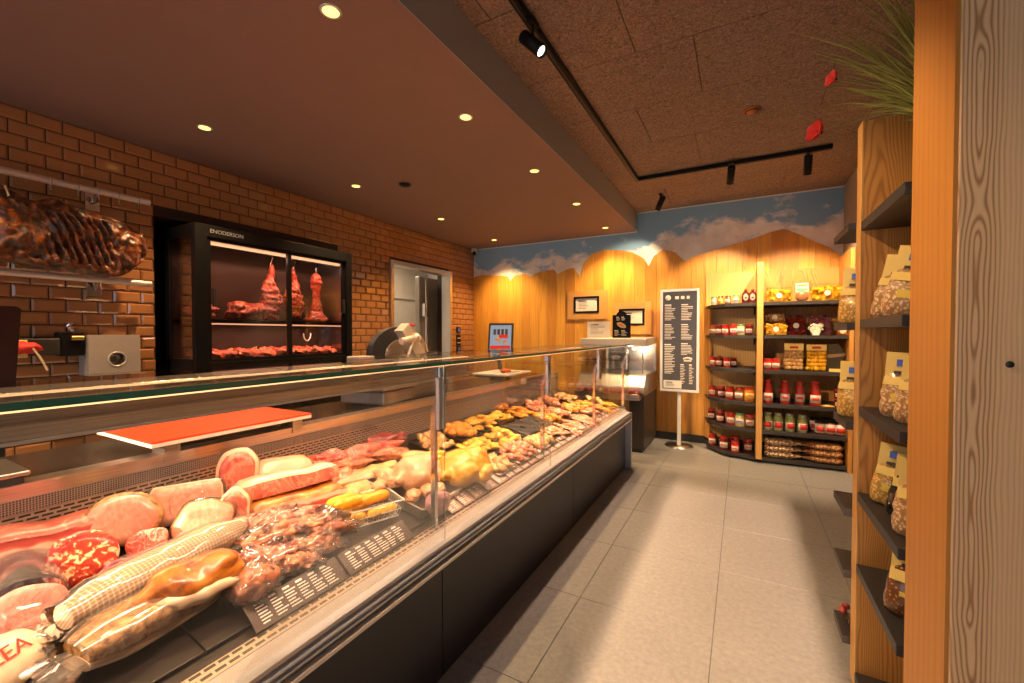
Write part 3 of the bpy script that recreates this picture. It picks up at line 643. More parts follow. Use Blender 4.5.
sl = ['on top of the basket, nearest the bacon slabs','on top of the basket, middle one','on top of the basket, nearest the glass','at the bottom of the basket, front left','at the bottom of the basket, front right','at the bottom of the basket, rear','standing across the basket end']
sp = [(-.055,.045,.068,4),(-.045,-.005,.074,7),(.06,-.01,.070,12),(-.06,-.050,.026,3),(.07,-.055,.026,6),(.0,.045,.026,0),(.075,.045,.05,-10)]
smesh = saus(.125, .0235, None, .006).mesh('sausage'); smesh.materials.append(M['sausage_y'])
for i, (x, y, z, a) in enumerate(sp):
    o = link('yellow_sausage', smesh, None, None); th = R(68)
    o.location = (-1.36 + x*math.cos(th) - y*math.sin(th), 1.215 + x*math.sin(th) + y*math.cos(th), D_(-1.36, z)); o.rotation_euler = (0, 0, R(68+a))
    tag(o, 'yellow sausage lying %s' % sl[i], 'sausage', 'yellow sausages in the wire basket')
# pan with whole poultry and cuts
root = thing('steel_pan', 'shallow steel pan holding pale poultry beside the first glass post', 'pan', (-1.355,1.52,D_(-1.36)), R(0))
def pan(w, l, h, m, root, name='pan', th=.003):
    mb = MB(); mb.box(-w/2,w/2,-l/2,l/2,0,th)
    for s_ in (-1,1):
        mb.box(min(s_*w/2,s_*(w/2-th)), max(s_*w/2,s_*(w/2-th)), -l/2, l/2, 0, h); mb.box(-w/2, w/2, min(s_*l/2,s_*(l/2-th)), max(s_*l/2,s_*(l/2-th)), 0, h)
        mb.box(min(s_*w/2,s_*(w/2+.008)), max(s_*w/2,s_*(w/2+.008)), -l/2-.008, l/2+.008, h-.003, h); mb.box(-w/2, w/2, min(s_*l/2,s_*(l/2+.008)), max(s_*l/2,s_*(l/2+.008)), h-.003, h)
    return part(name, mb, m, root)
pan(.34, .27, .045, M['steel'], root)
root.rotation_euler = (0, R(12), 0)
def bird(name, label, loc, rz, s_, m, lm=None):
    root = thing(name, label, 'poultry', loc, R(rz)); mb = MB(); S = s_
    mb.sphere((0,0,.075*S), (.13*S,.088*S,.075*S), 24, 16, amp=.1, fr=4, seed=3, flat=.9)
    mb.sphere((.05*S,0,.105*S), (.075*S,.055*S,.05*S), 18, 12)
    for sd in (-1, 1):
        Mx = Matrix.Rotation(R(28*sd), 3, 'Z') @ Matrix.Rotation(R(-18), 3, 'Y')
        mb.sphere((-.055*S,.070*S*sd,.06*S), (.075*S,.042*S,.05*S), 18, 12, Mx)
        mb.sphere((-.12*S,.048*S*sd,.075*S), (.06*S,.022*S,.024*S), 14, 9, Matrix.Rotation(R(-25*sd), 3, 'Z'))
        mb.sphere((-.165*S,.03*S*sd,.078*S), (.02*S,.017*S,.018*S), 12, 8)
        mb.sphere((.065*S,.085*S*sd,.055*S), (.05*S,.024*S,.032*S), 14, 9, Matrix.Rotation(R(-30*sd), 3, 'Z'))
        mb.sphere((.02*S,.10*S*sd,.038*S), (.045*S,.016*S,.018*S), 12, 8, Matrix.Rotation(R(20*sd), 3, 'Z'))
    remesh(part('body', mb, m, root), .005*S, .012, .035, 3)
    return root
bird('whole_chicken', 'whole yellow-skinned chicken lying just past the first glass joint', (-1.255,1.80,D_(-1.27)), 70, 1.15, M['chicken'])
bird('whole_poultry', 'large pale whole bird lying in the steel pan', (-1.36,1.56,D_(-1.38,.02)), 75, .95, M['turkey'])
root = thing('wrapped_breast', 'mauve-wrapped rounded poultry breast pressed against the front glass joint', 'poultry', (-1.155,1.46,D_(-1.19)), R(70)); remesh(part('body', MB().sphere((0,0,.05), (.06,.04,.055), 18, 12, amp=.2, seed=2, flat=.9), M['pinkcap'], root), .006, .003, .03)
rng = random.Random(5)
pl = ['at the front left of the pan','in front of the pale bird','leaning on the pan rim','on the left of the pan','between basket and pan','highest on the heap left of the pale bird','behind the pan edge']
for i, (x, y, dz) in enumerate([(-1.27,1.43,.03),(-1.25,1.50,.04),(-1.24,1.57,.03),(-1.38,1.42,.05),(-1.42,1.38,.03),(-1.44,1.44,.06),(-1.50,1.48,.02)]):
    root = thing('poultry_cut', 'pale poultry leg piece %s' % pl[i], 'poultry', (x, y, D_(x, dz)), R(rng.uniform(0,180)), 'pale poultry cuts around the steel pan')
    mb = MB(); mb.sphere((0,0,.025), (.05,.032,.026), 18, 12, amp=.3, seed=i, flat=.9); mb.sphere((.055,0,.022), (.04,.015,.016), 12, 8)
    mb.sphere((.09,0,.022), (.014,.014,.012), 10, 8); remesh(part('meat', mb, M['turkey'], root), .004, .004, .02, 3)
PCS = [(-1.60,1.52,.12,.05,.022,'palemar','flat golden flatbread-like cutlet behind the pale poultry'),(-1.57,1.36,.11,.055,.03,'turkey','tan smoked slab behind the sausage basket'),(-1.74,1.62,.17,.04,.045,'rawham','long pink loin lying against the back panel'),(-1.70,1.42,.13,.05,.03,'smokedred','dark bacon piece beyond the thick bacon slabs'),(-1.50,1.62,.06,.04,.03,'palemar','small golden cutlet behind the pale bird'),(-1.47,1.30,.08,.05,.035,'palemar','tan rounded piece at the rear of the basket'),
 (-1.66,1.70,.10,.05,.035,'smokedred','brown smoked piece in front of the long pink loin'),(-1.55,1.75,.08,.05,.035,'palemar','golden baked piece left of the diced salad tray'),(-1.79,1.38,.12,.045,.04,'coppa','dark red cured piece in the rear corner past the fat-topped loaf'),(-1.62,1.30,.09,.05,.04,'smokedred','reddish smoked chunk right behind the lower thick bacon slab'),(-1.80,1.80,.14,.045,.04,'redraw','dark red joint at the back panel beyond the long loin'),(-1.52,1.88,.08,.05,.03,'yellowmar','yellow cutlet behind the whole chicken'),(-1.47,1.74,.07,.045,.03,'turkey','pale cutlet between the pale bird and the chicken')]
for i, (x, y, a, b, c, m_, lab) in enumerate(PCS):
    m_ = M[m_]
    root = thing('meat_piece', lab, 'meat', (x, y, D_(x)), R(75)); remesh(part('meat', MB().sphere((0,0,c), (a,b,c), 22, 14, amp=.5, fr=6, seed=50+i, flat=.8), m_, root), .005, .006, .03, 2)

# ------------------------------------------------------------------ trays with portions in the far half
def piece_mesh(kind, seed):
    mb = MB()
    if kind == 'cutlet': mb.sphere((0,0,.010), (.038,.026,.011), 14, 8, amp=.45, fr=6, seed=seed, flat=.8)
    elif kind == 'ball': mb.sphere((0,0,.018), (.024,.024,.02), 12, 8, amp=.25, fr=6, seed=seed, flat=.9)
    elif kind == 'strip': mb.sphere((0,0,.010), (.040,.012,.011), 12, 7, amp=.5, fr=6, seed=seed, flat=.8)
    elif kind == 'ring':
        pts = [(.026*math.cos(a), .026*math.sin(a), .011) for a in [R(15+22*i) for i in range(15)]]
        mb.tube(pts, .009, 8)
    elif kind == 'chunk': mb.sphere((0,0,.014), (.024,.019,.015), 10, 7, amp=.8, fr=9, seed=seed, flat=.85)
    elif kind == 'sausage':
        return saus(.11, .014, None, .012)
    elif kind == 'steak': mb.sphere((0,0,.014), (.055,.036,.016), 18, 8, amp=.5, fr=5, seed=seed, flat=.8)
    return mb
TR = [ # x, y, w(x), l(y), piece kind, material, count, heap, description of content, place
 (-1.66,2.05,.20,.22,'chunk','palemar',14,.04,'pale yellow diced salad meat','in the back row, nearest to the camera'),
 (-1.665,2.34,.20,.22,'ball','breaded',12,.03,'orange croquettes','in the back row'),
 (-1.67,2.63,.20,.22,'cutlet','yellowmar',10,.06,'bright yellow marinated cutlets','in the back row'),
 (-1.70,2.90,.19,.20,'cutlet','yellowmar',6,.02,'small yellow cutlets','in the back row beside the red-topped board'),
 (-1.66,3.18,.22,.24,'cutlet','breaded',9,.04,'orange breaded cutlets','in the back row'),
 (-1.64,3.50,.24,.26,'ring','pinkraw',12,.05,'curled pink sausages','in the back row'),
 (-1.66,3.85,.22,.24,'chunk','pinkraw',12,.05,'pink diced meat','in the back row'),
 (-1.62,4.18,.22,.24,'ring','palemar',10,.04,'pale sausage rings','in the far back corner'),
 (-1.44,2.24,.19,.24,'cutlet','yellowmar',12,.05,'yellow chicken strips','in the middle row, nearest to the camera'),
 (-1.44,2.52,.19,.22,'chunk','yellowmar',13,.04,'yellow diced chicken','in the middle row'),
 (-1.43,3.28,.19,.22,'ball','breaded',8,.02,'orange breaded balls','in the middle row past the dark lids'),
 (-1.42,3.55,.20,.24,'strip','pinkraw',12,.03,'salmon-pink strips','in the middle row'),
 (-1.42,3.84,.20,.24,'chunk','breaded',14,.03,'orange minced skewers','in the middle row'),
 (-1.40,4.14,.20,.24,'cutlet','breaded',9,.03,'orange coated steaks','in the middle row'),
 (-1.40,4.42,.20,.20,'chunk','palemar',8,.02,'pale meat cubes','in the middle row at the far end'),
 (-1.235,2.09,.16,.20,'chunk','palemar',11,.03,'pale yellow minced portions','in the front row beside the yellow chicken'),
 (-1.24,2.36,.17,.26,'chunk','pinkraw',18,.06,'heaped pink and cream meat salad','in the front row'),
 (-1.24,2.68,.17,.24,'ball','palemar',12,.04,'round cream meatballs','in the front row'),
 (-1.24,2.99,.17,.24,'ring','pinkraw',9,.03,'pale pink sausage rings','in the front row'),
 (-1.24,3.30,.17,.26,'sausage','pinkraw',9,.03,'raw pink grill sausages','in the front row'),
 (-1.24,3.62,.17,.24,'sausage','pinkraw',9,.02,'second batch of pink grill sausages','in the front row'),
 (-1.24,3.94,.17,.22,'cutlet','pinkraw',8,.02,'pink raw escalopes','in the front row'),
 (-1.235,4.20,.16,.20,'strip','breaded',8,.02,'orange marinated strips','in the front row'),
 (-1.235,4.43,.16,.17,'cutlet','yellowmar',6,.02,'yellow marinated cutlets','in the front row at the far end')]
rng = random.Random(21); ta = R(12.2)
nouns = dict(cutlet='cutlet', ball='meatball', strip='meat_strip', ring='sausage_ring', chunk='diced_meat', sausage='raw_sausage')
for i, (x, y, w, l, kd, mt, cnt, heap, what, where) in enumerate(TR):
    root = thing('serving_tray', 'dark tray of %s %s' % (what, where), 'tray', (x, y, D_(x)-.001)); root.rotation_euler = (0, ta, 0)
    pan(w, l, .022, M['tray'], root, 'tray', .003)
    ms = []
    for k in range(3):
        me = piece_mesh(kd, i*5+k).mesh(nouns[kd]); me.materials.append(M[mt]); ms.append(me)
    for k in range(int(cnt*(2.3 if i in (0,1,2,3,4,8,9,15,16,17) else 1.7))):
        u = rng.uniform(-.44,.44)*w; v = rng.uniform(-.44,.44)*l; dz = .004 + heap*rng.random()*max(0, 1-(abs(u)/w*2.2)**2)*max(0, 1-(abs(v)/l*2.2)**2)
        o = link(nouns[kd], ms[k % 3]); o.location = (x+u, y+v, deck(x+u)+.006+dz)
        yaw = rng.uniform(0, 360) if kd not in ('sausage',) else rng.uniform(-15, 15) + 0
        o.rotation_euler = (R(rng.uniform(-12,12)), ta*.5+R(rng.uniform(-10,10)), R(yaw)); sc = rng.uniform(1.0,1.4); o.scale = (sc,sc,sc*1.1)
        tag(o, 'one of the %s %s' % (what, where.split(' beside')[0].split(',')[0].split(' past')[0].split(' at')[0].split(' nearest')[0]), 'meat', '%s %s' % (what, where))
for i, (y, what) in enumerate(((2.79,'nearer'), (3.03,'farther'))):
    root = thing('lidded_tray', 'dark tray under a raised black lid, %s of the two' % what, 'tray', (-1.43,y,D_(-1.43)-.001)); root.rotation_euler = (0, ta, 0)
    part('tray', MB().box(-.10,.10,-.11,.11,0,.03), M['tray'], root, .006); part('lid', MB().box(-.104,.104,-.114,.114,.03,.042), M['blackmat'], root, .004)
    part('lid_grip', MB().box(-.02,.02,-.01,.01,.042,.052), M['blackmat'], root, .003)
# yellow cleaning block at the back: steel insert
root = thing('yellow_roast', 'golden roast lying high at the back panel beyond the croquettes', 'roast', (-1.79,3.12,D_(-1.79)), R(85)); remesh(part('meat', MB().sphere((0,0,.03), (.09,.04,.032), 20, 12, amp=.3, seed=4, flat=.9), M['smoked'], root), .006, .006, .03)

# ------------------------------------------------------------------ on the work surface
root = thing('orange_cutting_board', 'large orange and white cutting board on steel brackets over the near deck', 'cutting board', (-2.075,1.03,.995))
part('white_layer', MB().box(-.235,.235,-.32,.32,.045,.060), plain('white_board', (.80,.76,.70), .5), root, .003)
part('orange_surface', MB().box(-.235,.235,-.32,.32,.060,.068), plain('orange_board', (.80,.045,.008), .45, var=.1, scale=5), root, .002)
for y in (-.24, .27): part('bracket', MB().box(.10,.20,y-.025,y+.025,-.02,.045), M['brushed'], root)
def wboard(lab, x, y, z, w, l, m, rz=0, cat='cutting board'):
    r = thing('cutting_board', lab, cat, (x,y,z), R(rz)); part('board', MB().box(-w/2,w/2,-l/2,l/2,0,.018), m, r, .003)
    part('board_foot', MB().box(-w/2+.02,w/2-.02,-l/2+.02,-l/2+.04,-.02,0), M['blackmat'], r); return r
wboard('white cutting board on the far work surface, ham lying on it', -2.12, 3.72, 1.045, .38, .52, M['white'])
root = thing('ham_piece', 'small orange-red cured piece lying on the white cutting board', 'meat', (-2.05,3.65,1.064), R(40)); remesh(part('meat', MB().sphere((0,0,.02), (.06,.025,.02), 16, 10, amp=.3, flat=.9), plain('orange_red_cured', (.75,.12,.03), .35, var=.3), root), .005)
root = thing('knife', 'knife with dark handle resting on the white cutting board', 'knife', (-2.0,3.80,1.064), R(70)); part('blade', MB().prism([(-.09,-.014),(.09,-.014),(.10,0),(.05,.012),(-.09,.012)],2,0,.002), M['chrome'], root); part('handle', MB().box(-.20,-.09,-.012,.012,-.0,.016), M['blackmat'], root, .004)
# weighing scale
root = thing('weighing_scale', 'counter scale with rosy steel housing and lit white panel left of the first clamp', 'scale', (-2.12,2.06,.975), R(8))
part('housing', MB().box(-.17,.17,-.17,.17,.03,.11), M['brushed'], root, .01); part('platform', MB().box(-.18,.18,-.19,.19,.12,.135), M['steel'], root, .004)
part('display_head', MB().box(-.05,.04,-.14,.14,.135,.30), plain('rosy_plastic', (.42,.22,.2), .4), root, .012); part('display_panel', MB().box(.041,.045,-.125,-.055,.15,.285), M['screen'], root, .002)
part('foot', MB().box(-.15,.15,-.15,.15,0,.03), M['blackmat'], root)
root = thing('weighing_scale', 'steel weighing platform cut by the left edge below the lamp hood', 'scale', (-2.0,.30,.975), 0)
part('platform', MB().box(-.12,.12,-.15,.13,.05,.065), M['steel'], root, .004); part('housing', MB().box(-.11,.11,-.14,.12,0,.05), M['blackmat'], root, .006)
# slicer
root = thing('meat_slicer', 'polished steel meat slicer with round blade guard behind the top glass', 'slicer', (-2.26,2.44,1.065), R(0))
part('base', MB().box(-.15,.19,-.30,.34,-.088,.13), M['brushed'], root, .03)
mb = MB(); pts = [(.0,-.34,.215)]
ds = [( .205*math.cos(a)*1.35, .205*math.sin(a)*.95) for a in [2*PI*k/40 for k in range(40)]]
part('blade_guard', MB().loft([[( -.09, p, .24+q) for p, q in ds],[(-.035, p, .24+q) for p, q in ds]], smooth=False), M['panel'], root, .006)
part('blade', MB().loft([[( -.033, p*.62+.02, .22+q*.62) for p, q in ds],[(-.029, p*.61+.02, .22+q*.61) for p, q in ds]], smooth=False), M['brushed'], root)
# curved polished motor arch
mb = MB(); outer = []; 
for k in range(13):
    a = R(-12 + k*7.2); outer.append((.03+.36*math.cos(a)*.85, .06+.40*math.sin(a)*.95))
for off, wd, kk in ((0,.045,1),(.075,.03,.93)):
    rings = []
    for (yy, zz) in outer: 
        c0 = Vector((0, yy - .03, zz)); c0 = c0*kk; rr = [( -.06+off, c0.y, c0.z), (-.06+off+wd, c0.y+.004, c0.z+.010), (-.06+off+wd, c0.y-.03, c0.z-.02), (-.06+off, c0.y-.035, c0.z-.025)]
        rings.append(rr)
    mb.loft(rings)
part('motor_arch', mb, M['chrome'], root, .004)
part('motor_housing', MB().box(-.10,.06,.20,.36,.10,.24), M['chrome'], root, .03)
Mx = Matrix.Translation((.06,-.03,.33)) @ Matrix.Rotation(R(-52), 4, 'X')
part('pusher_plate', MB().box(-.01,.07,-.13,.15,-.045,.045, Mx), M['lip'], root, .004)
part('pusher_grip', MB().tube([(.13,-.02,.35),(.14,-.17,.33)], .024, 14), M['lip'], root)
part('pusher_knob', MB().sphere((.14,-.01,.355), (.035,.035,.033)), M['lip'], root)
part('link_rod', MB().tube([(.14,-.04,.34),(.14,-.13,.15)], .011, 10), M['lip'], root)
part('carriage_block', MB().box(.05,.16,-.22,-.12,.11,.19), M['steel'], root, .015)
part('carriage_table', MB().box(-.02,.18,-.46,-.13,.10,.13), M['steel'], root, .01)
part('side_box', MB().box(-.10,.02,-.44,-.30,.13,.23), M['lip'], root, .006)
part('stop_button', MB().sphere((.03,.07,.45), (.02,.026,.013)), M['redink'], root)
# tablet till
root = thing('till_terminal', 'touch-screen till with colourful picture at the far end of the work surface', 'till', (-2.28,3.96,.975), R(20))
part('base', MB().box(-.10,.10,-.12,.12,0,.03), M['blackmat'], root, .005); part('stand', MB().tube([(0,0,.03),(-.03,.03,.26)], .022, 10), M['blackmat'], root)
Mx = Matrix.Translation((0,0,.43)) @ Matrix.Rotation(R(-14), 4, 'X')
part('housing', MB().box(-.135,.135,-.01,.015,-.16,.16, Mx), M['blackmat'], root, .005)
part('screen', MB().box(-.115,.115,-.013,-.0095,-.135,.135, Mx), M['screen'], root)
mb = MB(); rg2 = random.Random(2)
for k in range(4): mb.box(-.08+k*.042,-.05+k*.042,-.0155,-.0128,.03,.09, Mx)
part('picture_letters', mb, M['ink'], root)
mb = MB(); mb.box(-.02,.08,-.0165,-.0135,-.01,.03, Mx); mb.box(-.11,.11,-.0155,-.0128,-.13,-.09, Mx); part('picture_band', mb, M['redink'], root)
mb = MB(); mb.sphere(tuple(Mx @ Vector((-.03,-.013,-.03))), (.03,.004,.03)); mb.sphere(tuple(Mx @ Vector((.05,-.013,-.06))), (.025,.004,.03)); part('picture_food', mb, M['palemar'], root)
part('rear_body', MB().prism([(.0,.28),(.16,.40),(.20,.28),(.16,.16)],0,-.10,-.03), M['blackmat'], root, .005)
# dark upright board at the left edge
root = thing('chair_back', 'dark brown rounded panel standing at the left edge of the picture', 'panel', (-3.2,.55,0), 0)
pts = []
for cx_, cz_, a0 in ((.135,1.565,0),(-.2,1.565,90),(-.2,1.0,180),(.10,1.0,270)):
    for k in range(5): a = R(a0+k*22.5); pts.append((cx_+.02*math.cos(a), cz_+.02*math.sin(a)))
part('panel', MB().prism(pts, 0, -.02, .02), plain('dark_brown_leather', (.035,.013,.010), .55), root, .004)
part('leg', MB().tube([(0,-.15,0),(0,-.15,1.0)], .018), M['blackmat'], root); part('leg', MB().tube([(0,.08,0),(0,.08,1.0)], .018), M['blackmat'], root)

# ------------------------------------------------------------------ on the tiled wall
rk = thing('hanging_rack', 'double steel wall rail with hooks above the dark panel', 'rack', (-3.9,.2,0))
for z in (2.427, 1.82):
    part('rail', MB().tube([(0,-.7,z),(0,1.32,z)], .022, 16), M['lip'], rk)
for z in (2.427, 1.82):
    for y in (.2, 1.05): part('wall_bracket', MB().tube([(0,y,z),(-.09,y,z-.01),(-.13,y,z-.05),(-.163,y,z-.05)], .013, 10), M['chrome'], rk); 
    for y in (.2,1.05): part('bracket_plate', MB().box(-.168,-.155,y-.04,y+.04,z-.11,z+.02), M['chrome'], rk, .004)
def hook(y, z=2.427): return MB().tube([(.0,y,z+.018),(.018,y,z+.012),(.020,y,z-.01),(.005,y,z-.05),(.012,y,z-.07),(.026,y,z-.062)], .0038, 7)
for y in (.42,.53,.80,.93,1.03,1.14,1.25): part('hook', hook(y), M['chrome'], rk)
# smoked half pig
root = thing('smoked_pork_slab', 'large dark smoked side of pork with ribs hanging between the wall rails', 'smoked pork', (-3.83,.9,2.065))
ol = [(-.30,.255),(-.20,.215),(-.10,.235),(.0,.20),(.08,.235),(.18,.215),(.30,.19),(.42,.165),(.50,.13),(.565,.06),(.565,-.04),(.52,-.12),(.44,-.20),(.34,-.235),(.20,-.225),(.05,-.215),(-.08,-.20),(-.18,-.17),(-.30,-.15),(-.42,-.12),(-.50,.0),(-.45,.18)]
def closed_spline(pts, k=5):
    n = len(pts); out = []
    for i in range(n):
        p0, p1, p2, p3 = [Vector(pts[(i+j-1) % n]) for j in range(4)]
        for j in range(k):
            t_ = j/k; out.append(.5*((2*p1)+(-p0+p2)*t_+(2*p0-5*p1+4*p2-p3)*t_*t_+(-p0+3*p1-3*p2+p3)*t_**3))
    return out
sp_ = closed_spline(ol, 9); rings = []
def relief(y, z):
    r = 0
    if .02 < y < .42 and -.16 < z < .14: r = .017*math.sin((y*1.0 + z*.35)*2*PI/.043) * min(1, (y-.02)*12) * min(1, (.42-y)*12)
    return r + .035*mn.noise(Vector((y*7, z*9, 2))) + .018*mn.noise(Vector((y*24, z*24, 5)))
rs_ = [1.0,.99,.975] + [.955-.93*i/54 for i in range(55)]
for k in rs_: rings.append([( .012+.062*math.sqrt(1-k**2.4 if k < 1 else 0) + (relief(p.x*k+.02, p.y*k) if k < .99 else 0), p.x*k+.02*(1-k), p.y*k) for p in sp_])
back = [[(-.02*(1-k), p.x*k, p.y*k) for p in sp_] for k in (.97,.5)]
part('meat', MB().loft(list(reversed(rings)) + back), M['pig'], root)
mb = MB(); mb.sphere((.052,-.02,-.055), (.02,.055,.085), 18, 12, Matrix.Rotation(R(-28), 3, 'X'), amp=.3, seed=3); part('bare_meat_patch', mb, M['pigside'], root, label='reddish bare meat patch')
mb = MB(); mb.tube([(.03,-.22,.34),(.04,-.20,.24),(.06,-.15,.15),(.05,-.10,.19),(.03,-.11,.25)], .006, 7); part('string', mb, M['fat'], root)
# steel box, hose, red piece
root = thing('steel_wall_box', 'square steel wall box with a round opening beside the black sleeve', 'box', (-3.93,1.305,1.3))
mb = MB(); n = 28; sq = []; ci = []
for k in range(n):
    a = 2*PI*k/n + PI/4; c, s_ = math.cos(a), math.sin(a); m_ = max(abs(c), abs(s_)); sq.append((c/m_*.14, s_/m_*.14)); ci.append((c*.045+.01, s_*.045-.03))
mb.loft([[(-.13,p,q) for p,q in sq],[(.04,p,q) for p,q in sq],[(.04,p,q) for p,q in ci],[(-.04,p,q) for p,q in ci],[(-.045,p*.3,q*.3) for p,q in ci]], cap0=True, cap1=False, smooth=False)
part('housing', mb, plain('box_steel', (.50,.47,.44), .4, .35), root)
part('ring', MB().tube([(.042,.01+.048*math.cos(a),-.03+.048*math.sin(a)) for a in [2*PI*k/24 for k in range(25)]], .005, 8), M['lip'], root)
part('inner_coil', MB().tube([(.0+k*-.002,.01+.028*math.cos(k*.7),-.03+.028*math.sin(k*.7)) for k in range(28)], .006, 6), M['steel'], root)
root = thing('black_hose_sleeve', 'black horizontal sleeve with brass coupling on the tiled wall', 'sleeve', (-3.95,1.0,1.37))
part('sleeve', MB().box(-.10,.03,-.16,.04,-.06,.05), M['blackmat'], root, .01); part('rear_sleeve', MB().box(-.10,.02,.04,.16,-.07,.09), M['black'], root, .01)
part('coupling', MB().tube([(.03,.09,.05),(.03,.15,.05)], .016, 12), plain('brass', (.6,.36,.12), .3, 1), root); part('tap', MB().tube([(.02,.10,.10),(.03,.075,.13),(.03,.09,.15)], .012, 8), M['chrome'], root)
root = thing('red_dispenser', 'small cream box with red lid and dangling pale cord left of the black sleeve', 'dispenser', (-3.88,.865,1.36))
part('box', MB().box(-.14,.0,-.08,.02,-.06,.05), M['yellowpaper'], root, .006); part('lid', MB().sphere((.015,.0,.0), (.03,.075,.036), 18, 12, amp=.4), M['redink'], root); part('cord', MB().tube([(.04,.03,0),(.05,.06,-.06),(.05,.09,-.14)], .006, 7), M['fat'], root)
for (y, z, lab, m_) in ((5.673,1.507,'small blue wall button above the black switch plate','blueink'),(5.672,1.34,'black double switch plate between the doorway and the corner','black'),(5.675,1.20,'blue socket below the black switch plate','blueink')):
    root = thing('wall_switch', lab, 'switch', (-4.068,y,z)); h = .045 if m_ == 'blueink' else .085
    part('plate', MB().box(0,.016,-.055,.055,-h,h), M['black'], root, .004)
    if m_ == 'blueink': part('rocker', MB().box(.016,.022,-.03,.03,-.03,.03), M['blueink'], root, .003)
    else:
        for zz in (.035, -.04): part('rocker', MB().box(.016,.021,-.04,.04,zz-.008,zz+.008), M['lip'], root, .002)
root = thing('security_camera', 'white and black dome camera in the corner under the lowered ceiling', 'camera', (-4.0,6.05,2.82))
part('mount', MB().lathe([(.04,.068),(.05,.06),(.05,.0),(.035,-.02)], 18), M['white'], root); part('lens', MB().sphere((.02,-.03,-.02), (.035,.035,.035)), M['black'], root)

# ------------------------------------------------------------------ dry ageing cabinet
fr = thing('ageing_cabinet', 'large black glass-fronted meat ageing cabinet set into the tiled wall', 'refrigerator', (-3.63,1.69,0))
# local: x 0 front .. -.88 back ; y 0..1.465
part('carcass_floor', MB().box(-.85,-.06,.02,1.45,.0,1.20), M['black'], fr)
part('carcass_top', MB().box(-.85,-.06,.02,1.45,2.235,2.29), M['black'], fr)
part('carcass_back', MB().box(-.88,-.85,.0,1.465,.0,2.29), M['panel'], fr)
part('carcass_side', MB().box(-.85,-.06,1.44,1.465,1.2,2.235), M['steel'], fr)
part('inner_back_panel', MB().box(-.52,-.51,.03,1.44,1.2,2.235), plain('cabinet_back', (.10,.06,.045), .35, .4), fr)
part('side_frame', MB().box(-.45,-.07,0,.02,1.1,1.25).box(-.45,-.07,0,.02,2.2,2.29).box(-.47,-.40,0,.02,1.1,2.29), M['black'], fr)
part('side_glass', MB().box(-.40,-.07,.006,.014,1.25,2.2), M['glass_dark'], fr)
mb = MB(); mb.box(-.06,0,0,.085,0,2.29); mb.box(-.06,0,1.40,1.465,0,2.29); mb.box(-.06,0,.085,1.40,2.20,2.29); mb.box(-.06,0,.085,1.40,0,1.225)
part('front_frame', mb, M['black'], fr, .003)
for i, (a, b) in enumerate(((.085,.79),(.76,1.40))):
    x = -.012 if i == 0 else -.035
    mb = MB(); mb.box(x-.018,x,a,a+.03,1.225,2.20); mb.box(x-.018,x,b-.035,b,1.225,2.20); mb.box(x-.018,x,a+.03,b-.035,1.225,1.25); mb.box(x-.018,x,a+.03,b-.035,2.175,2.20)
    d_ = part('door', mb, M['black'], fr, .002)
    part('door_glass', MB().box(x-.012,x-.006,a+.03,b-.035,1.25,2.175), M['glass_dark'], d_)
    hy = a+.045 if i == 0 else b-.02
    part('door_handle', MB().box(x,x+.022,hy-.012,hy+.012,1.66,1.80), M['blackmat'], d_, .004)
part('rear_shelf', MB().box(-.50,-.07,.03,1.43,1.535,1.565), M['black'], fr, .002)
part('light_bar', MB().box(-.15,-.13,.08,1.42,2.165,2.185), emit('cabinet_led', (1,.42,.2), 1.6), fr)
part('upper_light_channel', MB().box(-.19,-.10,.06,1.43,2.187,2.20), M['steel'], fr)
part('light_bar', MB().box(-.10,-.085,.06,1.42,1.522,1.533), emit('cabinet_led_low', (1,.40,.2), 1.1), fr)
part('floor_shelf', MB().box(-.50,-.07,.03,1.43,1.2,1.235), M['blackmat'], fr)
tx = text('ENODERSON', .042, M['alu'], fr, (.0008,.23,2.245), (R(90),0,R(90)), 'maker_mark', .0004)
part('hose_loop', MB().tube([(-.12,1.0+.04*math.cos(a)+.02,1.45+.07*math.sin(a)) for a in [PI+PI*k/14 for k in range(15)]], .006, 8), M['white'], fr)
# hanging legs
def leg(label, y, x, L, s_, seed, rz):
    root = thing('hanging_beef_leg', label, 'meat', (x, y, 2.13), R(rz), 'legs hanging in the ageing cabinet'); mb = MB()
    for k, (u, ra, rb) in enumerate(((.06,.020,.020),(.14,.024,.023),(.22,.030,.028),(.30,.050,.045),(.40,.068,.060),(.50,.080,.068),(.60,.088,.072),(.70,.085,.068),(.80,.070,.055))):
        mb.sphere((.0, .012*math.sin(k*1.3+seed), -L*u-.04), (rb*s_, ra*s_, L*.09), 16, 10, amp=.3, seed=seed+k)
    remesh(part('meat', mb, M['beef'], root), .008, .02, .03, 2)
    part('hook', MB().tube([(0,0,.045),(0,.014,.055),(0,.026,.045),(0,.015,.02),(0,0,-.02),(0,0,-.05),(0,.015,-.07)], .004, 6), M['chrome'], root)
    return root
leg('longest beef leg on a hook, left of the cabinet door joint', 2.46, -3.93, .60, 1.2, 1, 0)
leg('beef leg with rib bones just right of the cabinet door joint', 2.71, -3.95, .56, 1.15, 5, 20)
root = thing('beef_shank', 'slim beef shank hanging on a hook at the right of the cabinet', 'meat', (-3.93,2.95,2.08)); mb = MB()
for k, (u, ra) in enumerate(((.06,.050),(.14,.058),(.22,.050),(.3,.042),(.4,.038),(.5,.042),(.58,.052),(.66,.060),(.74,.075),(.80,.10),(.84,.115))): mb.sphere((0,0,-.56*u-.02), (ra*.9,ra*1.1,.05), 14, 9, amp=.2, seed=k)
remesh(part('meat', mb, M['beef'], root), .008, .014, .03, 2); part('hook', MB().tube([(0,0,.09),(0,.014,.105),(0,.026,.095),(0,0,.05),(0,0,0)], .004, 6), M['chrome'], root)
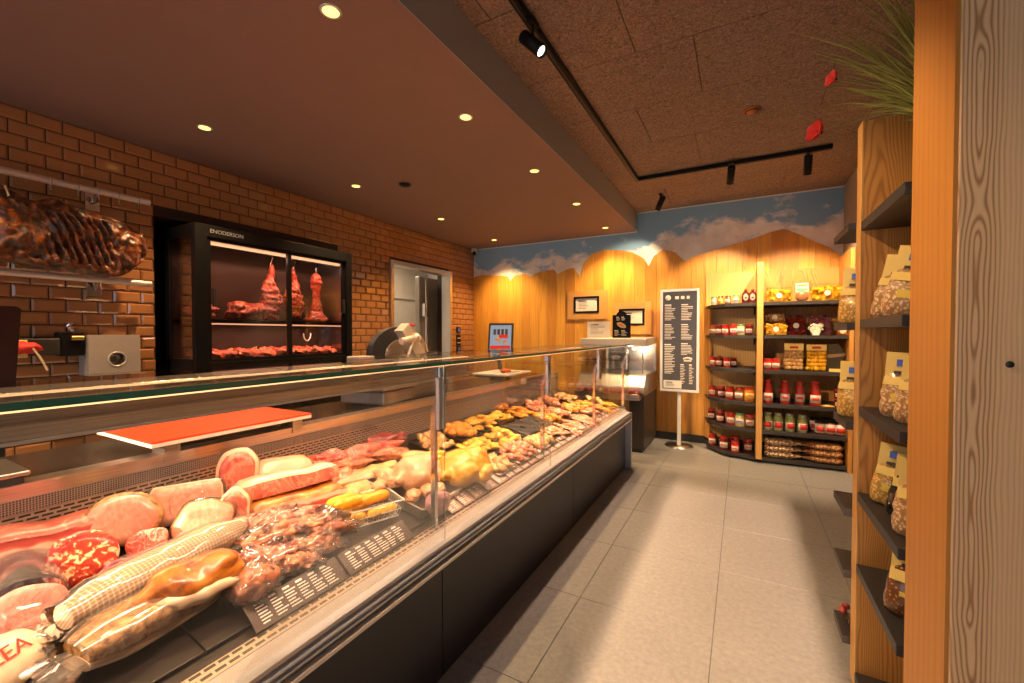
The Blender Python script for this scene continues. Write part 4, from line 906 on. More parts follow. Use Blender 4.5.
root = thing('rib_of_beef', 'large marbled rib of beef lying on the left of the cabinet shelf', 'meat', (-3.95,2.26,1.567), R(80)); mb = MB()
mb.sphere((0,0,.075), (.17,.09,.085), 26, 16, amp=.5, fr=5, seed=4, flat=.85); mb.sphere((-.08,0,.09), (.09,.08,.085), 18, 12, amp=.3, seed=6)
remesh(part('meat', mb, M['beef'], root), .008, .02, .04, 2)
root = thing('dried_beef_cut', 'beef cut seen through the side glass of the cabinet', 'meat', (-3.95,1.88,1.567), R(70)); remesh(part('meat', MB().sphere((0,0,.07), (.11,.08,.075), 22, 14, amp=.4, seed=9, flat=.9), M['beef'], root), .008, .02, .04, 2)
rng = random.Random(8)
stm = []
for k in range(4):
    me = MB().sphere((0,0,.025), (.075,.05,.028), 20, 10, amp=.8, fr=8, seed=60+k, flat=.8).mesh('steak'); me.materials.append(M['steak']); stm.append(me)
for i in range(24):
    row = i % 2; o = link('raw_steak', stm[i % 4]); o.location = (-3.80-.13*row-rng.uniform(0,.02), 1.79+.056*i, 1.237+.016*row+rng.uniform(0,.015)); o.rotation_euler = (R(rng.uniform(-14,14)), R(15), R(rng.uniform(0,180)))
    tag(o, ['raw red steak in the front row on the cabinet floor', 'raw red steak in the rear row on the cabinet floor'][row], 'steak', 'steaks on the cabinet floor, %s row' % ('front','rear')[row])

# ------------------------------------------------------------------ ceiling lamps
dlp = [(-1.63,.24),(-1.63,1.31),(-1.63,2.365),(-1.63,3.43),(-1.63,4.52),(-1.65,5.72),(-3.32,.28),(-3.32,1.616),(-3.33,2.95),(-3.34,4.30),(-3.37,5.65)]
dlab = ['in the near row toward the aisle, out of the frame','in the aisle-side row, nearest and biggest','in the aisle-side row, second nearest','in the aisle-side row, third','in the aisle-side row, fourth','in the aisle-side row, last before the timber wall','above the left work area','in the wall-side row, above the cabinet corner','in the wall-side row, above the cabinet','in the wall-side row, above the doorway','in the wall-side row, last in the far corner']
def spotlamp(loc, tgt, e, size=70, blend=.5, col=(1,.62,.30), r=.03):
    L = bpy.data.lights.new('lamp_glow', 'SPOT'); L.energy = e; L.spot_size = R(size); L.spot_blend = blend; L.color = col; L.shadow_soft_size = r
    o = bpy.data.objects.new('lamp_glow', L); COL.objects.link(o); o.location = loc
    o.rotation_euler = (Vector(tgt)-Vector(loc)).to_track_quat('-Z', 'Y').to_euler(); return o
for i, (x, y) in enumerate(dlp):
    r_ = thing('recessed_downlight', 'round glowing recessed downlight %s' % dlab[i], 'downlight', (x,y,2.89), 0, 'recessed downlights')
    part('ring', MB().lathe([(.036,0),(.036,-.003),(.046,-.004),(.048,0)], 28), M['alu'], r_)
    part('lens', MB().lathe([(.0,-.001),(.036,-.001),(.036,-.0025),(.0,-.0025)], 28), M['lamp'], r_)
    spotlamp((x,y,2.875), (x, y+(.25 if y > 5.4 else 0), 0), 110 if y < 5.4 else 150, 105, .8, (1,.60,.27))
r_ = thing('ceiling_sensor', 'small dark round sensor among the downlights', 'sensor', (-2.87,3.135,2.888)); part('body', MB().lathe([(.05,0),(.05,-.01),(.03,-.022),(0,-.024)], 20), M['black'], r_)
part('ring', MB().lathe([(.05,0),(.06,0),(.06,-.004),(.05,-.004)], 20), M['blackmat'], r_)
r_ = thing('ceiling_sprinkler', 'copper-coloured round fitting in the wood wool ceiling', 'ceiling fitting', (.05,3.74,3.148)); part('disc', MB().lathe([(.0,0),(.065,0),(.065,-.006),(.035,-.010),(.033,-.018),(0,-.02)], 24), plain('copper', (.5,.2,.06), .35, .8), r_)
part('inner_ring', MB().lathe([(.042,-.010),(.048,-.010),(.048,-.013),(.042,-.013)], 24), M['blackmat'], r_)
tk = thing('lighting_track', 'black L-shaped lighting track under the wood wool ceiling', 'track', (0,0,3.12))
part('rail', MB().box(-1.04,-1.00,-1.5,4.77,-.012,.028), M['black'], tk, .003); part('rail', MB().box(-1.00,.70,4.73,4.77,-.012,.028), M['black'], tk, .003)
part('groove', MB().box(-1.026,-1.014,-1.5,4.76,-.016,-.011), M['blackmat'], tk)
def tspot(loc, d, lab, lit=True, e=80, size=50, tgt=None):
    r = thing('track_spotlight', lab, 'spotlight', loc, 0, 'track spotlights'); v = Vector(d).normalized(); q = v.to_track_quat('-Z', 'Y')
    Mx = Matrix.Translation((0,0,-.10)) @ q.to_matrix().to_4x4()
    part('stem', MB().tube([(0,0,.0),(0,0,-.07)], .008), M['black'], r); part('mount', MB().box(-.02,.02,-.04,.04,-.0,.025), M['black'], r, .003)
    h = MB(); n = 22; prof_ = [(.030,.085),(.034,.08),(.034,-.085),(.030,-.085),(.028,-.07)]
    h.loft([[Mx @ Vector((a*math.cos(2*PI*k/n), a*math.sin(2*PI*k/n), z)) for k in range(n)] for a, z in prof_], cap1=False); part('housing', h, M['black'], r)
    h = MB(); h.loft([[Mx @ Vector((.028*math.cos(2*PI*k/n), .028*math.sin(2*PI*k/n), z)) for k in range(n)] for z in (-.068,-.070)]); part('lens', h, M['lampw'], r)
    p = Vector(loc) + Vector((0,0,-.10)) + v*.10
    if e: spotlamp(p, p+v, e, size, .5, (1,.66,.36), .03)
    return r
tspot((-1.0,2.08,3.10), (.75,-.05,-.8), 'black spotlight on the near track, its lens facing the viewer', e=60, size=60)
tspot((-.11,4.70,3.10), (-.22,1.45,-1.5), 'black spotlight, left of the two on the cross track', e=190, size=62)
tspot((.52,4.76,3.10), (.0,1.1,-1.9), 'black spotlight, right of the two on the cross track', e=280, size=85)
tspot((-.89,5.45,3.14), (-.62,.65,-1.0), 'small black spotlight next to the lowered ceiling corner', e=60, size=75)
# second near track lamps behind the camera, lighting shelves and floor
tspot((-1.0,.9,3.10), (.95,.9,-1.5), 'black spotlight on the near track, aimed at the shelves', e=90, size=60)
tspot((-1.0,.35,3.10), (1.5,5.4,-2.2), 'unseen black spotlight added on the track behind the viewer to brighten the far shelving', e=420, size=24)  # unseen lamp added to brighten the far corner shelves

# ------------------------------------------------------------------ back wall fittings
def frame(lab, x0, x1, z0, z1, f0, f1, g0, g1):
    r = thing('picture_frame', lab, 'picture frame', ((x0+x1)/2, 6.124, (z0+z1)/2)); cx, cz = (x0+x1)/2, (z0+z1)/2
    part('timber_surround', MB().box(x0-cx, f0-cx, -.018, 0, z0-cz, z1-cz).box(f1-cx, x1-cx, -.018, 0, z0-cz, z1-cz).box(f0-cx,f1-cx,-.018,0,z0-cz,g0-cz).box(f0-cx,f1-cx,-.018,0,g1-cz,z1-cz), M['larch'], r, .003)
    b = .028; a0, a1, c0, c1 = f0-cx, f1-cx, g0-cz, g1-cz
    part('black_frame', MB().box(a0,a0+b,-.026,0,c0,c1).box(a1-b,a1,-.026,0,c0,c1).box(a0+b,a1-b,-.026,0,c0,c0+b).box(a0+b,a1-b,-.026,0,c1-b,c1), M['black'], r, .002)
    sh = part('certificate', MB().box(a0+b,a1-b,-.012,-.002,c0+b,c1-b), M['paper'], r)
    l = part('lettering', bars(a1-a0-2*b, c1-c0-2*b, 1, 5, random.Random(4), fill=.25, m0=.14, z=0), M['ink'], r); l.rotation_euler = (R(90),0,0); l.location = ((a0+a1)/2,-.0125,(c0+c1)/2)
frame('black-framed certificate on the timber wall, upper left of the two', -2.344,-1.723,1.662,2.084,-2.24,-1.85,1.755,2.00)
frame('black-framed certificate on the timber wall, lower right behind the price stand', -1.636,-1.102,1.44,1.892,-1.56,-1.20,1.565,1.80)
# small steel display unit
mn_ = thing('steel_display_unit', 'small self-service cooler with steel shelves and dark base by the timber wall', 'cooler', (-1.87,5.234,0))
W2 = .84
part('base', MB().box(.0,W2,.0,.86,.05,.69), plain('bronze_black_panel', (.045,.035,.03), .35), mn_, .004); part('plinth', MB().box(.02,W2-.02,.03,.84,0,.05), M['blackmat'], mn_)
part('steel_well', MB().prism([(.0,.72),(.0,.80),(.08,.92),(.10,.94),(.84,.94),(.84,.69),(.02,.69)], 0, 0, W2), M['steel'], mn_, .004)
part('well_front_band', MB().box(0,W2,-.012,.002,.73,.80), M['lip'], mn_, .002)
part('side_glass', MB().box(W2-.012,W2-.004,.14,.80,.94,1.30), M['glass'], mn_); part('side_glass', MB().box(.004,.012,.14,.80,.94,1.30), M['glass'], mn_)
part('front_glass', MB().box(.012,W2-.012,.16,.166,.94,1.26), M['glass'], mn_)
part('rear_panel', MB().box(0,W2,.80,.84,.94,1.38), M['steel'], mn_); part('top_lid', MB().prism([(.10,1.30),(.12,1.385),(.84,1.40),(.84,1.32),(.14,1.29)], 0, 0, W2), M['lip'], mn_, .005)
part('glass_shelf', MB().box(.02,W2-.02,.2,.78,1.10,1.106), M['glass'], mn_)
part('shelf_support', MB().tube([(W2-.06,.22,.94),(W2-.06,.22,1.30)], .008), M['chrome'], mn_); part('shelf_support', MB().tube([(.06,.22,.94),(.06,.22,1.30)], .008), M['chrome'], mn_)
part('lamp', MB().sphere((.66,.30,1.255), (.03,.03,.015)), emit('unit_lamp', (1,.75,.45), 12), mn_)
L = bpy.data.lights.new('lamp_glow', 'POINT'); L.energy = 3.5; L.color = (1,.7,.4); L.shadow_soft_size = .03; o = bpy.data.objects.new('lamp_glow', L); COL.objects.link(o); o.location = (-1.87+.60, 5.53, 1.22)
part('meat_ledge', MB().box(0.02,W2-.02,-.17,0,.66,.70).box(.02,W2-.02,-.17,-.165,.70,.735), M['steel'], mn_, .002)
rng = random.Random(6); rm = []
for k in range(3):
    me = MB().sphere((0,0,.032), (.06,.045,.036), 16, 9, amp=.7, fr=7, seed=70+k, flat=.8).mesh('meat'); me.materials.append(M['redraw']); rm.append(me)
for i in range(9):
    o = link('dark_red_meat', rm[i % 3]); o.location = (-1.80+.088*i, 5.234-.085, .702); o.rotation_euler = (0,0,rng.uniform(0,6)); tag(o, 'dark red meat cut on the ledge in front of the steel cooler', 'meat', 'dark red cuts before the steel cooler')
r = thing('paper_notice', 'white printed notice standing on the steel cooler lid', 'notice', (-1.70,5.60,1.395)); part('sheet', MB().box(-.16,.16,0,.004,0,.215), M['paper'], r); l = part('lettering', bars(.30,.19,1,7, random.Random(2), fill=.2, m0=.12, z=0), M['ink'], r); l.rotation_euler = (R(90),0,0); l.location = (0,-.001,.11)
part('foot', MB().box(-.1,.1,-.02,.05,0,.004), M['paper'], r)
r = thing('menu_stand', 'black menu board with a meat picture standing on the steel cooler lid', 'menu board', (-1.385,5.56,1.393)); part('board', MB().box(-.118,.118,0,.008,0,.30).lathe([(.0,0),(.07,0),(.07,.008),(.0,.008)], 20, (0,0,0)) if False else MB().box(-.118,.118,0,.008,0,.30), M['black'], r, .001)
mb = MB(); mb.loft([[(.075*math.cos(a)*.9, yy, .295+.055*math.sin(a)) for a in [PI*k/14 for k in range(15)]] for yy in (0,.008)], smooth=False); part('arched_top', mb, M['black'], r)
l = part('lettering', bars(.2,.09,2,5, random.Random(9), fill=.3, m0=.05, z=0), M['chalk'], r); l.rotation_euler = (R(90),0,0); l.location = (0,-.001,.06)
part('picture', MB().sphere((0,-.001,.165), (.065,.004,.032), 20, 10, Matrix.Rotation(R(25), 3, 'Y')), M['palemar'], r); part('picture_centre', MB().sphere((0.005,-.004,.165), (.035,.003,.012), 14, 8, Matrix.Rotation(R(25), 3, 'Y')), M['smokedred'], r)
l = part('title_mark', bars(.15,.06,2,2, random.Random(10), fill=.4, m0=.05, z=0), M['chalk'], r); l.rotation_euler = (R(90),0,0); l.location = (0,-.001,.25)
# price list stand
r = thing('price_list_stand', 'tall black price list in a white frame on a white pole', 'sign', (-.706,5.84,0)); w2, z0, z1 = .236, .70, 2.02
part('pole', MB().box(-.022,.022,-.01,.03,.012,z0+.3), M['white'], r, .004); part('foot_plate', MB().lathe([(0,0),(.17,0),(.17,.008),(.03,.014),(0,.014)], 30), M['steel'], r)
mb = MB(); b = .032
mb.box(-w2,-w2+b,-.035,-.011,z0,z1).box(w2-b,w2,-.035,-.011,z0,z1).box(-w2+b,w2-b,-.035,-.011,z0,z0+b).box(-w2+b,w2-b,-.035,-.011,z1-b,z1); part('frame', mb, plain('white_aluminium', (.66,.67,.70), .4, .2), r, .003)
part('board', MB().box(-w2+b,w2-b,-.026,-.013,z0+b,z1-b), plain('slate_board', (.055,.055,.062), .35), r)
def put(mbx, x, z, name='lettering', m=None):
    l = part(name, mbx, m or M['chalk'], r); l.rotation_euler = (R(90),0,0); l.location = (x,-.0265,z); return l
put(bars(.17,.23,1,9, random.Random(1), fill=.35, m0=.03, z=0), -.10, 1.72); put(bars(.17,.23,1,9, random.Random(2), fill=.35, m0=.03, z=0), .10, 1.72)
put(bars(.17,.22,1,9, random.Random(3), fill=.35, m0=.03, z=0), -.10, 1.47); put(bars(.17,.22,1,9, random.Random(4), fill=.35, m0=.03, z=0), .10, 1.47)
put(bars(.17,.17,1,7, random.Random(5), fill=.35, m0=.03, z=0), .10, 1.25); put(bars(.17,.42,1,17, random.Random(6), fill=.35, m0=.03, z=0), -.10, 1.12)
put(bars(.09,.28,1,11, random.Random(7), fill=.35, m0=.03, z=0), .055, .93); put(bars(.07,.28,1,11, random.Random(8), fill=.35, m0=.03, z=0), .150, .93)
put(bars(.22,.05,3,1, random.Random(9), fill=.8, m0=.03, z=0, head=False), .05, 1.905, 'title_mark'); put(MB().lathe([(0,0),(.035,0),(.035,.001),(0,.001)], 24), -.14, 1.91, 'round_mark')
mb = MB(); 
for k in range(5): mb.lathe([(0,0),(.016,0),(.016,.001),(0,.001)], 12, (-.04+.02*k, .012*math.sin(k*PI/4), 0))
mb.box(-.045,.045,-.03,-.015,0,.001); put(mb, .10, 1.125, 'crest_mark')
part('white_note', MB().box(-.19,.03,-.032,-.027,.745,.845), M['paper'], r); l = part('note_lettering', bars(.2,.08,1,3, random.Random(3), fill=.3, m0=.1, z=0), M['ink'], r); l.rotation_euler = (R(90),0,0); l.location = (-.08,-.0325,.795)

# ------------------------------------------------------------------ corner shelving
cs = thing('corner_shelving', 'larch and black corner shelving holding jars in the far right corner', 'shelving', (0,0,0))
SZ = [1.80, 1.43, 1.04, .665, .365, .06]
part('upright', MB().box(.145,.205,5.44,6.115,.05,2.235), M['larch'], cs, .003)
part('side_panel', MB().box(.975,1.012,5.50,6.115,.0,2.33), M['larch_dark'], cs, .003)
part('back_panel', MB().box(-.42,.145,6.09,6.108,.12,2.22), M['pinepanel'], cs)
part('back_panel', MB().box(.206,.974,6.09,6.108,.12,2.22), M['larch_dark'], cs)
part('wing_panel', MB().prism([(-.43,6.10),(-.36,5.97),(-.34,5.98),(-.40,6.10)], 2, .1, 1.8), M['larch'], cs)
for z in SZ:
    part('shelf', MB().prism([(-.42,6.088),(-.37,5.84),(-.18,5.58),(.144,5.50),(.144,6.088)], 2, z-.035, z), M['shelfboard'], cs, .002)
    part('shelf', MB().prism([(.206,6.088),(.206,5.49),(.974,5.53),(.974,6.088)], 2, z-.035, z), M['shelfboard'], cs, .002)
    if z > .1: part('shelf_bracket', MB().prism([(5.60,z-.035),(6.08,z-.035),(6.08,z-.12),(5.9,z-.09)], 0, .125, .143), M['black'], cs)
part('plinth', MB().prism([(-.38,6.08),(-.33,5.87),(-.15,5.64),(.18,5.56),(.96,5.58),(.96,6.08)], 2, 0, .024), M['black'], cs)
ordn = ['leftmost','second from the left','third from the left','fourth from the left','fifth from the left','sixth from the left','seventh from the left','eighth from the left']
sname = ['top shelf','second shelf down','third shelf down','fourth shelf down','fifth shelf down','bottom shelf']
def jarproto(body, lid, lab, h=.10, r=.034, name='jar', mark=None, neck=True):
    g = thing(name, 'x', 'jar', (0,0,-5)); part('filled_glass', MB().lathe([(0,0),(r*.9,0),(r,.006),(r,h*.76),(r*.82,h*.84),(r*.82,h*.86),(0,h*.86)], 20), body, g)
    part('lid', MB().lathe([(0,h*.84),(r*.9,h*.84),(r*.92,h*.86),(r*.92,h*.985),(r*.85,h),(0,h)], 20), lid, g)
    def band(z0, z1, a0, a1, rr, m, nm):
        rings = [[(q*math.cos(a), q*math.sin(a), z) for q, z in ((rr,z0),(rr,z1),(rr-.001,z1),(rr-.001,z0))] for a in [R(a0+(a1-a0)*k/10) for k in range(11)]]
        return part(nm, MB().loft(rings), m, g)
    band(h*.20, h*.60, 222, 322, r+.001, lab, 'paper_label')
    band(h*.38, h*.46, 240, 300, r+.0022, mark or M['redink'], 'label_mark')
    return g
def cmat(n, c): return plain(n, c, .12, coat=.6, var=.35, scale=60)
cr, cdr, cor, cbr, cgr = cmat('red_sauce', (.42,.02,.01)), cmat('dark_red_sauce', (.14,.01,.008)), cmat('orange_spread', (.75,.25,.02)), cmat('brown_spread', (.22,.08,.03)), cmat('pale_preserve', (.55,.48,.22))
lred, lwh = plain('red_lid', (.38,.015,.012), .35, coat=.2), plain('jar_label', (.62,.56,.48), .7)
J = {'red': jarproto(cr, lred, lwh), 'dark': jarproto(cdr, lred, lwh), 'orange': jarproto(cor, lred, M['yellowpaper']), 'brown': jarproto(cbr, lred, lwh), 'pale': jarproto(cgr, plain('green_lid', (.10,.25,.10), .4), lwh, mark=M['blueink'])}
used = set()
def put_thing(key, proto, loc, rz, label, group, scale=1):
    if key not in used:
        used.add(key); proto.location = loc; proto.rotation_euler = (0,0,rz); proto['label'] = label; proto['group'] = group; proto.scale = (scale,)*3; return proto
    return dup(proto, loc, rz, label, group, None, scale)
rng = random.Random(31)
# left bay rows : (shelf index, [(x, y, kind, scale)])
LB = [(0, [(-.31,5.87,'pale',.95),(-.235,5.83,'orange',.95),(-.155,5.80,'brown',.95),(-.07,5.78,'pale',1.0)]),
      (1, [(-.325,5.92,'brown',1.1),(-.25,5.82,'dark',1.1),(-.175,5.74,'red',1.12),(-.09,5.70,'red',1.15),(-.01,5.68,'pale',1.15),(.07,5.67,'dark',1.1)]),
      (2, [(-.32,5.93,'red',1.1),(-.24,5.85,'dark',1.1),(-.155,5.75,'red',1.1),(-.09,5.86,'dark',1.05)]),
      (3, [(-.32,5.90,'red',1.15),(-.22,5.80,'dark',1.2),(-.12,5.70,'red',1.3),(-.02,5.66,'brown',1.35),(.08,5.64,'orange',1.45)]),
      (4, [(-.33,5.92,'dark',1.2),(-.22,5.76,'dark',1.25),(-.105,5.67,'red',1.4),(-.01,5.63,'pale',1.4),(.085,5.61,'brown',1.35)]),
      (5, [(-.31,5.85,'red',1.25),(-.175,5.68,'dark',1.4),(-.06,5.76,'dark',1.4),(-.06,5.60,'red',1.15),(.07,5.72,'dark',1.25)])]
kn_ = dict(red='red-sauce', dark='dark red', orange='orange-filled', brown='brown-filled', pale='pale')
for si, row in LB:
    for k, (x, y, kd, sc) in enumerate(row):
        put_thing('J'+kd, J[kd], (x, y, SZ[si]), R(rng.uniform(-12,12)-5), '%s jar, %s on the %s, left shelf bay' % (kn_[kd], ordn[k], sname[si]), 'jars on the %s of the left bay' % sname[si], sc*1.13)
# dark flask-like bottles, top shelf left bay
fp = thing('oval_bottle', 'x', 'bottle', (0,0,-5)); mb = MB()
mb.loft([[(a*math.cos(t_), .5*a*math.sin(t_), z) for t_ in [2*PI*k/20 for k in range(20)]] for a, z in ((.028,0),(.040,.02),(.044,.075),(.036,.12),(.016,.14),(.014,.15))]); part('body', mb, cdr, fp)
part('cap', MB().lathe([(.016,.15),(.017,.165),(0,.168)], 14), lred, fp); part('oval_label', MB().sphere((0,-.021,.075), (.027,.003,.04), 16, 10), lwh, fp); part('label_mark', MB().box(-.012,.012,-.0255,-.0238,.06,.075), M['ink'], fp)
for k, x in enumerate((.035,.105)): put_thing('fl', fp, (x,5.70,SZ[0]), 0, 'dark oval bottle, %s of the pair beside the top of the upright' % ('left','right')[k], 'oval bottles on the top shelf')
# right bay ---------------------------------------------------------
pasta = plain('yellow_pasta', (.86,.44,.012), .4, var=.25, scale=60)
def tub(lab, x, y, z, w, h, d, m, col=None):
    r = thing('pasta_pack', lab, 'food pack', (x,y,z), 0)
    mb = MB(); rg3 = random.Random(int(w*1000+h*100+x*50)); n_ = int(w*h/.0006)
    for k in range(max(16, min(n_, 70))):
        p = (rg3.uniform(-.43,.43)*w, rg3.uniform(-.40,.05)*d, .02+rg3.random()*(h-.045))
        q = Matrix.Rotation(rg3.uniform(0,3), 3, 'Z') @ Matrix.Rotation(rg3.uniform(0,3), 3, 'X')
        mb.sphere(p, (.026,.017,.008), 8, 5, q, amp=.4, seed=k)
    mb.box(-w*.44,w*.44,-d*.25,d*.4,.004,h*.8); part('contents', mb, m, r)
    part('clear_tub', MB().loft([[(a*w/2*c, b*d/2*c, zz) for a, b in ((-1,-1),(1,-1),(1,1),(-1,1))] for zz, c in ((0,.9),(h*.9,1),(h,.93))], smooth=False), M['clearbox'], r, .008)
    part('sticker', MB().loft([[(.028*math.cos(a), yy, h*.45+.03*math.sin(a)) for a in [2*PI*k/18 for k in range(18)]] for yy in (-d*.49,-d*.51)], smooth=False), lwh, r)
    return r
tub('clear pack of yellow nest pasta, left on the top shelf of the right bay', .36, 5.66, SZ[0], .26, .165, .15, pasta)
tub('larger clear pack of yellow pasta, right on the top shelf of the right bay', .80, 5.68, SZ[0], .31, .19, .16, pasta)
r = thing('seasoning_bag', 'small bag of mixed seeds with a white header card between the pasta packs', 'bag', (.573,5.60,SZ[0])); seeds = spots('mixed_seeds', (.32,.13,.05), (.78,.6,.36), 110, .2, .3)
part('pouch', MB().sphere((0,0,.055), (.062,.035,.06), 20, 12, flat=.92), seeds, r); part('header_card', MB().box(-.058,.058,-.004,.004,.105,.20), M['paper'], r)
part('card_picture', MB().box(-.05,.05,-.006,-.004,.115,.145), plain('green_print', (.10,.45,.25), .6), r); part('card_lettering', MB().box(-.045,.045,-.006,-.004,.165,.185), plain('orange_print', (.75,.3,.03), .6), r)
tub('bowl-shaped pack of yellow pasta shapes, left on the second shelf of the right bay', .335, 5.66, SZ[1], .22, .15, .15, pasta)
tub('brown lentil pack standing on the yellow pasta shapes, second shelf', .325, 5.72, SZ[1]+.152, .20, .11, .12, M['herb'])
tub('dark red dried fruit tray, second shelf of the right bay', .53, 5.72, SZ[1], .21, .24, .10, cdr)
tub('dark tray of dried figs beside the white bean pouch, second shelf', .755, 5.74, SZ[1], .21, .24, .10, M['purple'])
r = thing('bean_pouch', 'pouch of white beans fanned open on the second shelf', 'bag', (.70,5.60,SZ[1])); mb = MB(); rg4 = random.Random(3)
for k in range(70):
    a = rg4.uniform(0,PI); q = rg4.random()**.5*.068; mb.sphere((q*math.cos(a), rg4.uniform(-.02,.02), .06+q*math.sin(a)*1.0), (.008,.006,.006), 7, 5)
mb.sphere((0,.01,.055), (.05,.02,.055), 14, 9); part('beans', mb, plain('white_beans', (.75,.68,.55), .4), r); part('base', MB().box(-.03,.03,-.02,.02,0,.03), M['paper'], r, .004)
tub('low tray of orange and white sweets at the right of the second shelf', .925, 5.60, SZ[1], .09, .11, .14, cor)
# third shelf: jars, two tall biscuit packs, dark bag
for k, x in enumerate((.255,.335)): put_thing('Jred', J['red'], (x,5.62,SZ[2]), 0, 'red jar, %s of the pair beside the tall biscuit packs' % ('left','right')[k], 'two red jars on the third shelf', 1.3)
bis = two('biscuit', [(.3,(.48,.24,.06)),(.7,(.80,.52,.20))], 30, .5)
for k, (x, h, lab) in enumerate(((.505,.30,'tall clear pack of pale brown biscuits with a cream header, left one'),(.71,.29,'tall clear pack of yellow biscuits with a cream header, right one'))):
    r = thing('biscuit_pack', lab, 'food pack', (x,5.66,SZ[2])); mb = MB(); rg5 = random.Random(k+2)
    for a in range(5):
        for b in range(5): mb.sphere((-.07+.035*b+rg5.uniform(-.008,.008), -.035+rg5.uniform(-.006,.006), .03+.042*a), (.024,.016,.022), 10, 7, amp=.4, seed=a*5+b)
    mb.box(-.08,.08,-.02,.04,.01,.2); part('biscuits', mb, bis if k == 0 else pasta, r)
    part('clear_bag', MB().loft([[(a*.098*c, b*.055*c2, zz) for a, b in ((-1,-1),(1,-1),(1,1),(-1,1))] for zz, c, c2 in ((0,.9,.9),(.12,1,1),(.22,.95,.9),(h,.85,.12))], smooth=False), M['clearbox'], r, .01)
    part('header', MB().box(-.09,.09,-.060,-.05,.225,h), M['yellowpaper'], r, .003); part('header_mark', MB().box(-.04,.04,-.0625,-.0605,.245,.27), M['redink'], r, .002)
r = thing('dark_gift_bag', 'dark folded bag standing right of the biscuit packs', 'bag', (.88,5.70,SZ[2])); part('bag', MB().prism([(-.07,0),(.07,0),(.075,.22),(.03,.30),(-.06,.29)], 1, -.03, .03), plain('olive_dark_bag', (.06,.05,.02), .5), r, .006); part('tan_band', MB().prism([(-.085,.14),(.09,.17),(.09,.20),(-.085,.18)], 1, -.038, -.03), plain('tan_band', (.40,.26,.14), .6), r)
part('card', MB().box(-.05,.05,-.05,-.032,0,.03), M['yellowpaper'], r)
# sauce bottles
bp = thing('sauce_bottle', 'x', 'bottle', (0,0,-5)); part('filled_glass', MB().lathe([(0,0),(.042,0),(.045,.01),(.045,.12),(.036,.165),(.027,.20),(.027,.215),(0,.215)], 20), cr, bp); part('cap', MB().lathe([(.0,.213),(.030,.213),(.030,.242),(0,.244)], 18), lred, bp)
part('paper_label', MB().loft([[(q*math.cos(a), q*math.sin(a), z) for q, z in ((.0462,.03),(.0462,.105),(.045,.105),(.045,.03))] for a in [R(200+14*k) for k in range(11)]]), lwh, bp)
part('label_mark', MB().loft([[(q*math.cos(a), q*math.sin(a), z) for q, z in ((.0475,.055),(.0475,.08),(.046,.08),(.046,.055))] for a in [R(235+7*k) for k in range(11)]]), M['redink'], bp)
for k, (x, sc, y) in enumerate(((.265,1.1,5.61),(.43,1.08,5.64),(.57,1.05,5.67),(.705,1.12,5.62))): put_thing('sb', bp, (x,y,SZ[3]), 0, 'red sauce bottle, %s in the row on the fourth shelf' % ordn[k], 'sauce bottles on the fourth shelf', sc)
for k, (x, y, dz) in enumerate(((.90,5.60,.0),(.935,5.74,.0),(.90,5.60,.095))): put_thing('Jdark', J['dark'], (x,y,SZ[3]+dz), 0, 'dark red jar at the right end of the fourth shelf, %s' % ('front lower','rear','on top')[k], 'dark jars at the end of the fourth shelf', .95)
r = thing('snack_packet', 'flat orange packet lying at the edge of the fourth shelf', 'packet', (.82,5.60,SZ[3]), R(8)); part('packet', MB().sphere((0,0,.008), (.07,.04,.01), 16, 8, flat=.7), M['sausage_y'], r); part('sticker', MB().box(-.03,.01,-.02,.02,.014,.0185), lwh, r, .001)
# antipasti jars tilted, fifth shelf
gp = thing('antipasti_jar', 'x', 'jar', (0,0,-5)); green = spots('pickled_vegetables', (.22,.26,.08), (.75,.68,.42), 60, .25, .4); part('filled_glass', MB().lathe([(0,0),(.04,0),(.042,.01),(.042,.11),(.030,.15),(0,.15)], 20), green, gp); part('lid', MB().lathe([(0,.148),(.031,.148),(.031,.168),(0,.17)], 18), plain('steel_lid', (.5,.5,.45), .3, .8), gp)
part('label_mark', MB().loft([[(q*math.cos(a), q*math.sin(a), z) for q, z in ((.0432,.03),(.0432,.08),(.042,.08),(.042,.03))] for a in [R(225+9*k) for k in range(11)]]), M['redink'], gp)
part('paper_label', MB().loft([[(q*math.cos(a), q*math.sin(a), z) for q, z in ((.0428,.02),(.0428,.09),(.042,.09),(.042,.02))] for a in [R(200+14*k) for k in range(11)]]), lwh, gp)
for k, x in enumerate((.265,.365,.475,.59)): put_thing('gp', gp, (x,5.60,SZ[4]), R(6*k), 'green vegetable jar, %s in the row on the fifth shelf' % ordn[k], 'vegetable jars on the fifth shelf', 1.15)
yp = thing('tilted_tin', 'x', 'jar', (0,0,-5)); Mt = Matrix.Rotation(R(0), 4, 'X')
part('body', MB().lathe([(0,0),(.042,0),(.043,.01),(.043,.12),(0,.12)], 20), cdr, yp); part('lid', MB().lathe([(0,.12),(.044,.12),(.044,.135),(0,.136)], 20), M['black'], yp)
part('paper_label', MB().loft([[(q*math.cos(a), q*math.sin(a), z) for q, z in ((.0445,.015),(.0445,.105),(.043,.105),(.043,.015))] for a in [R(195+15*k) for k in range(11)]]), lwh, yp)
part('label_mark', MB().loft([[(q*math.cos(a), q*math.sin(a), z) for q, z in ((.0458,.03),(.0458,.075),(.0445,.075),(.0445,.03))] for a in [R(225+9*k) for k in range(11)]]), M['redink'], yp)
for k, (x, y) in enumerate(((.75,5.62),(.84,5.61),(.925,5.61),(.72,5.76),(.82,5.76),(.91,5.76))): put_thing('yp', yp, (x,y,SZ[4]), 0, 'black-lidded jar with red and white label, %s, right end of the fifth shelf' % ('front left','front middle','front right','rear left','rear middle','rear right')[k], 'black-lidded jars on the fifth shelf', 1.1)
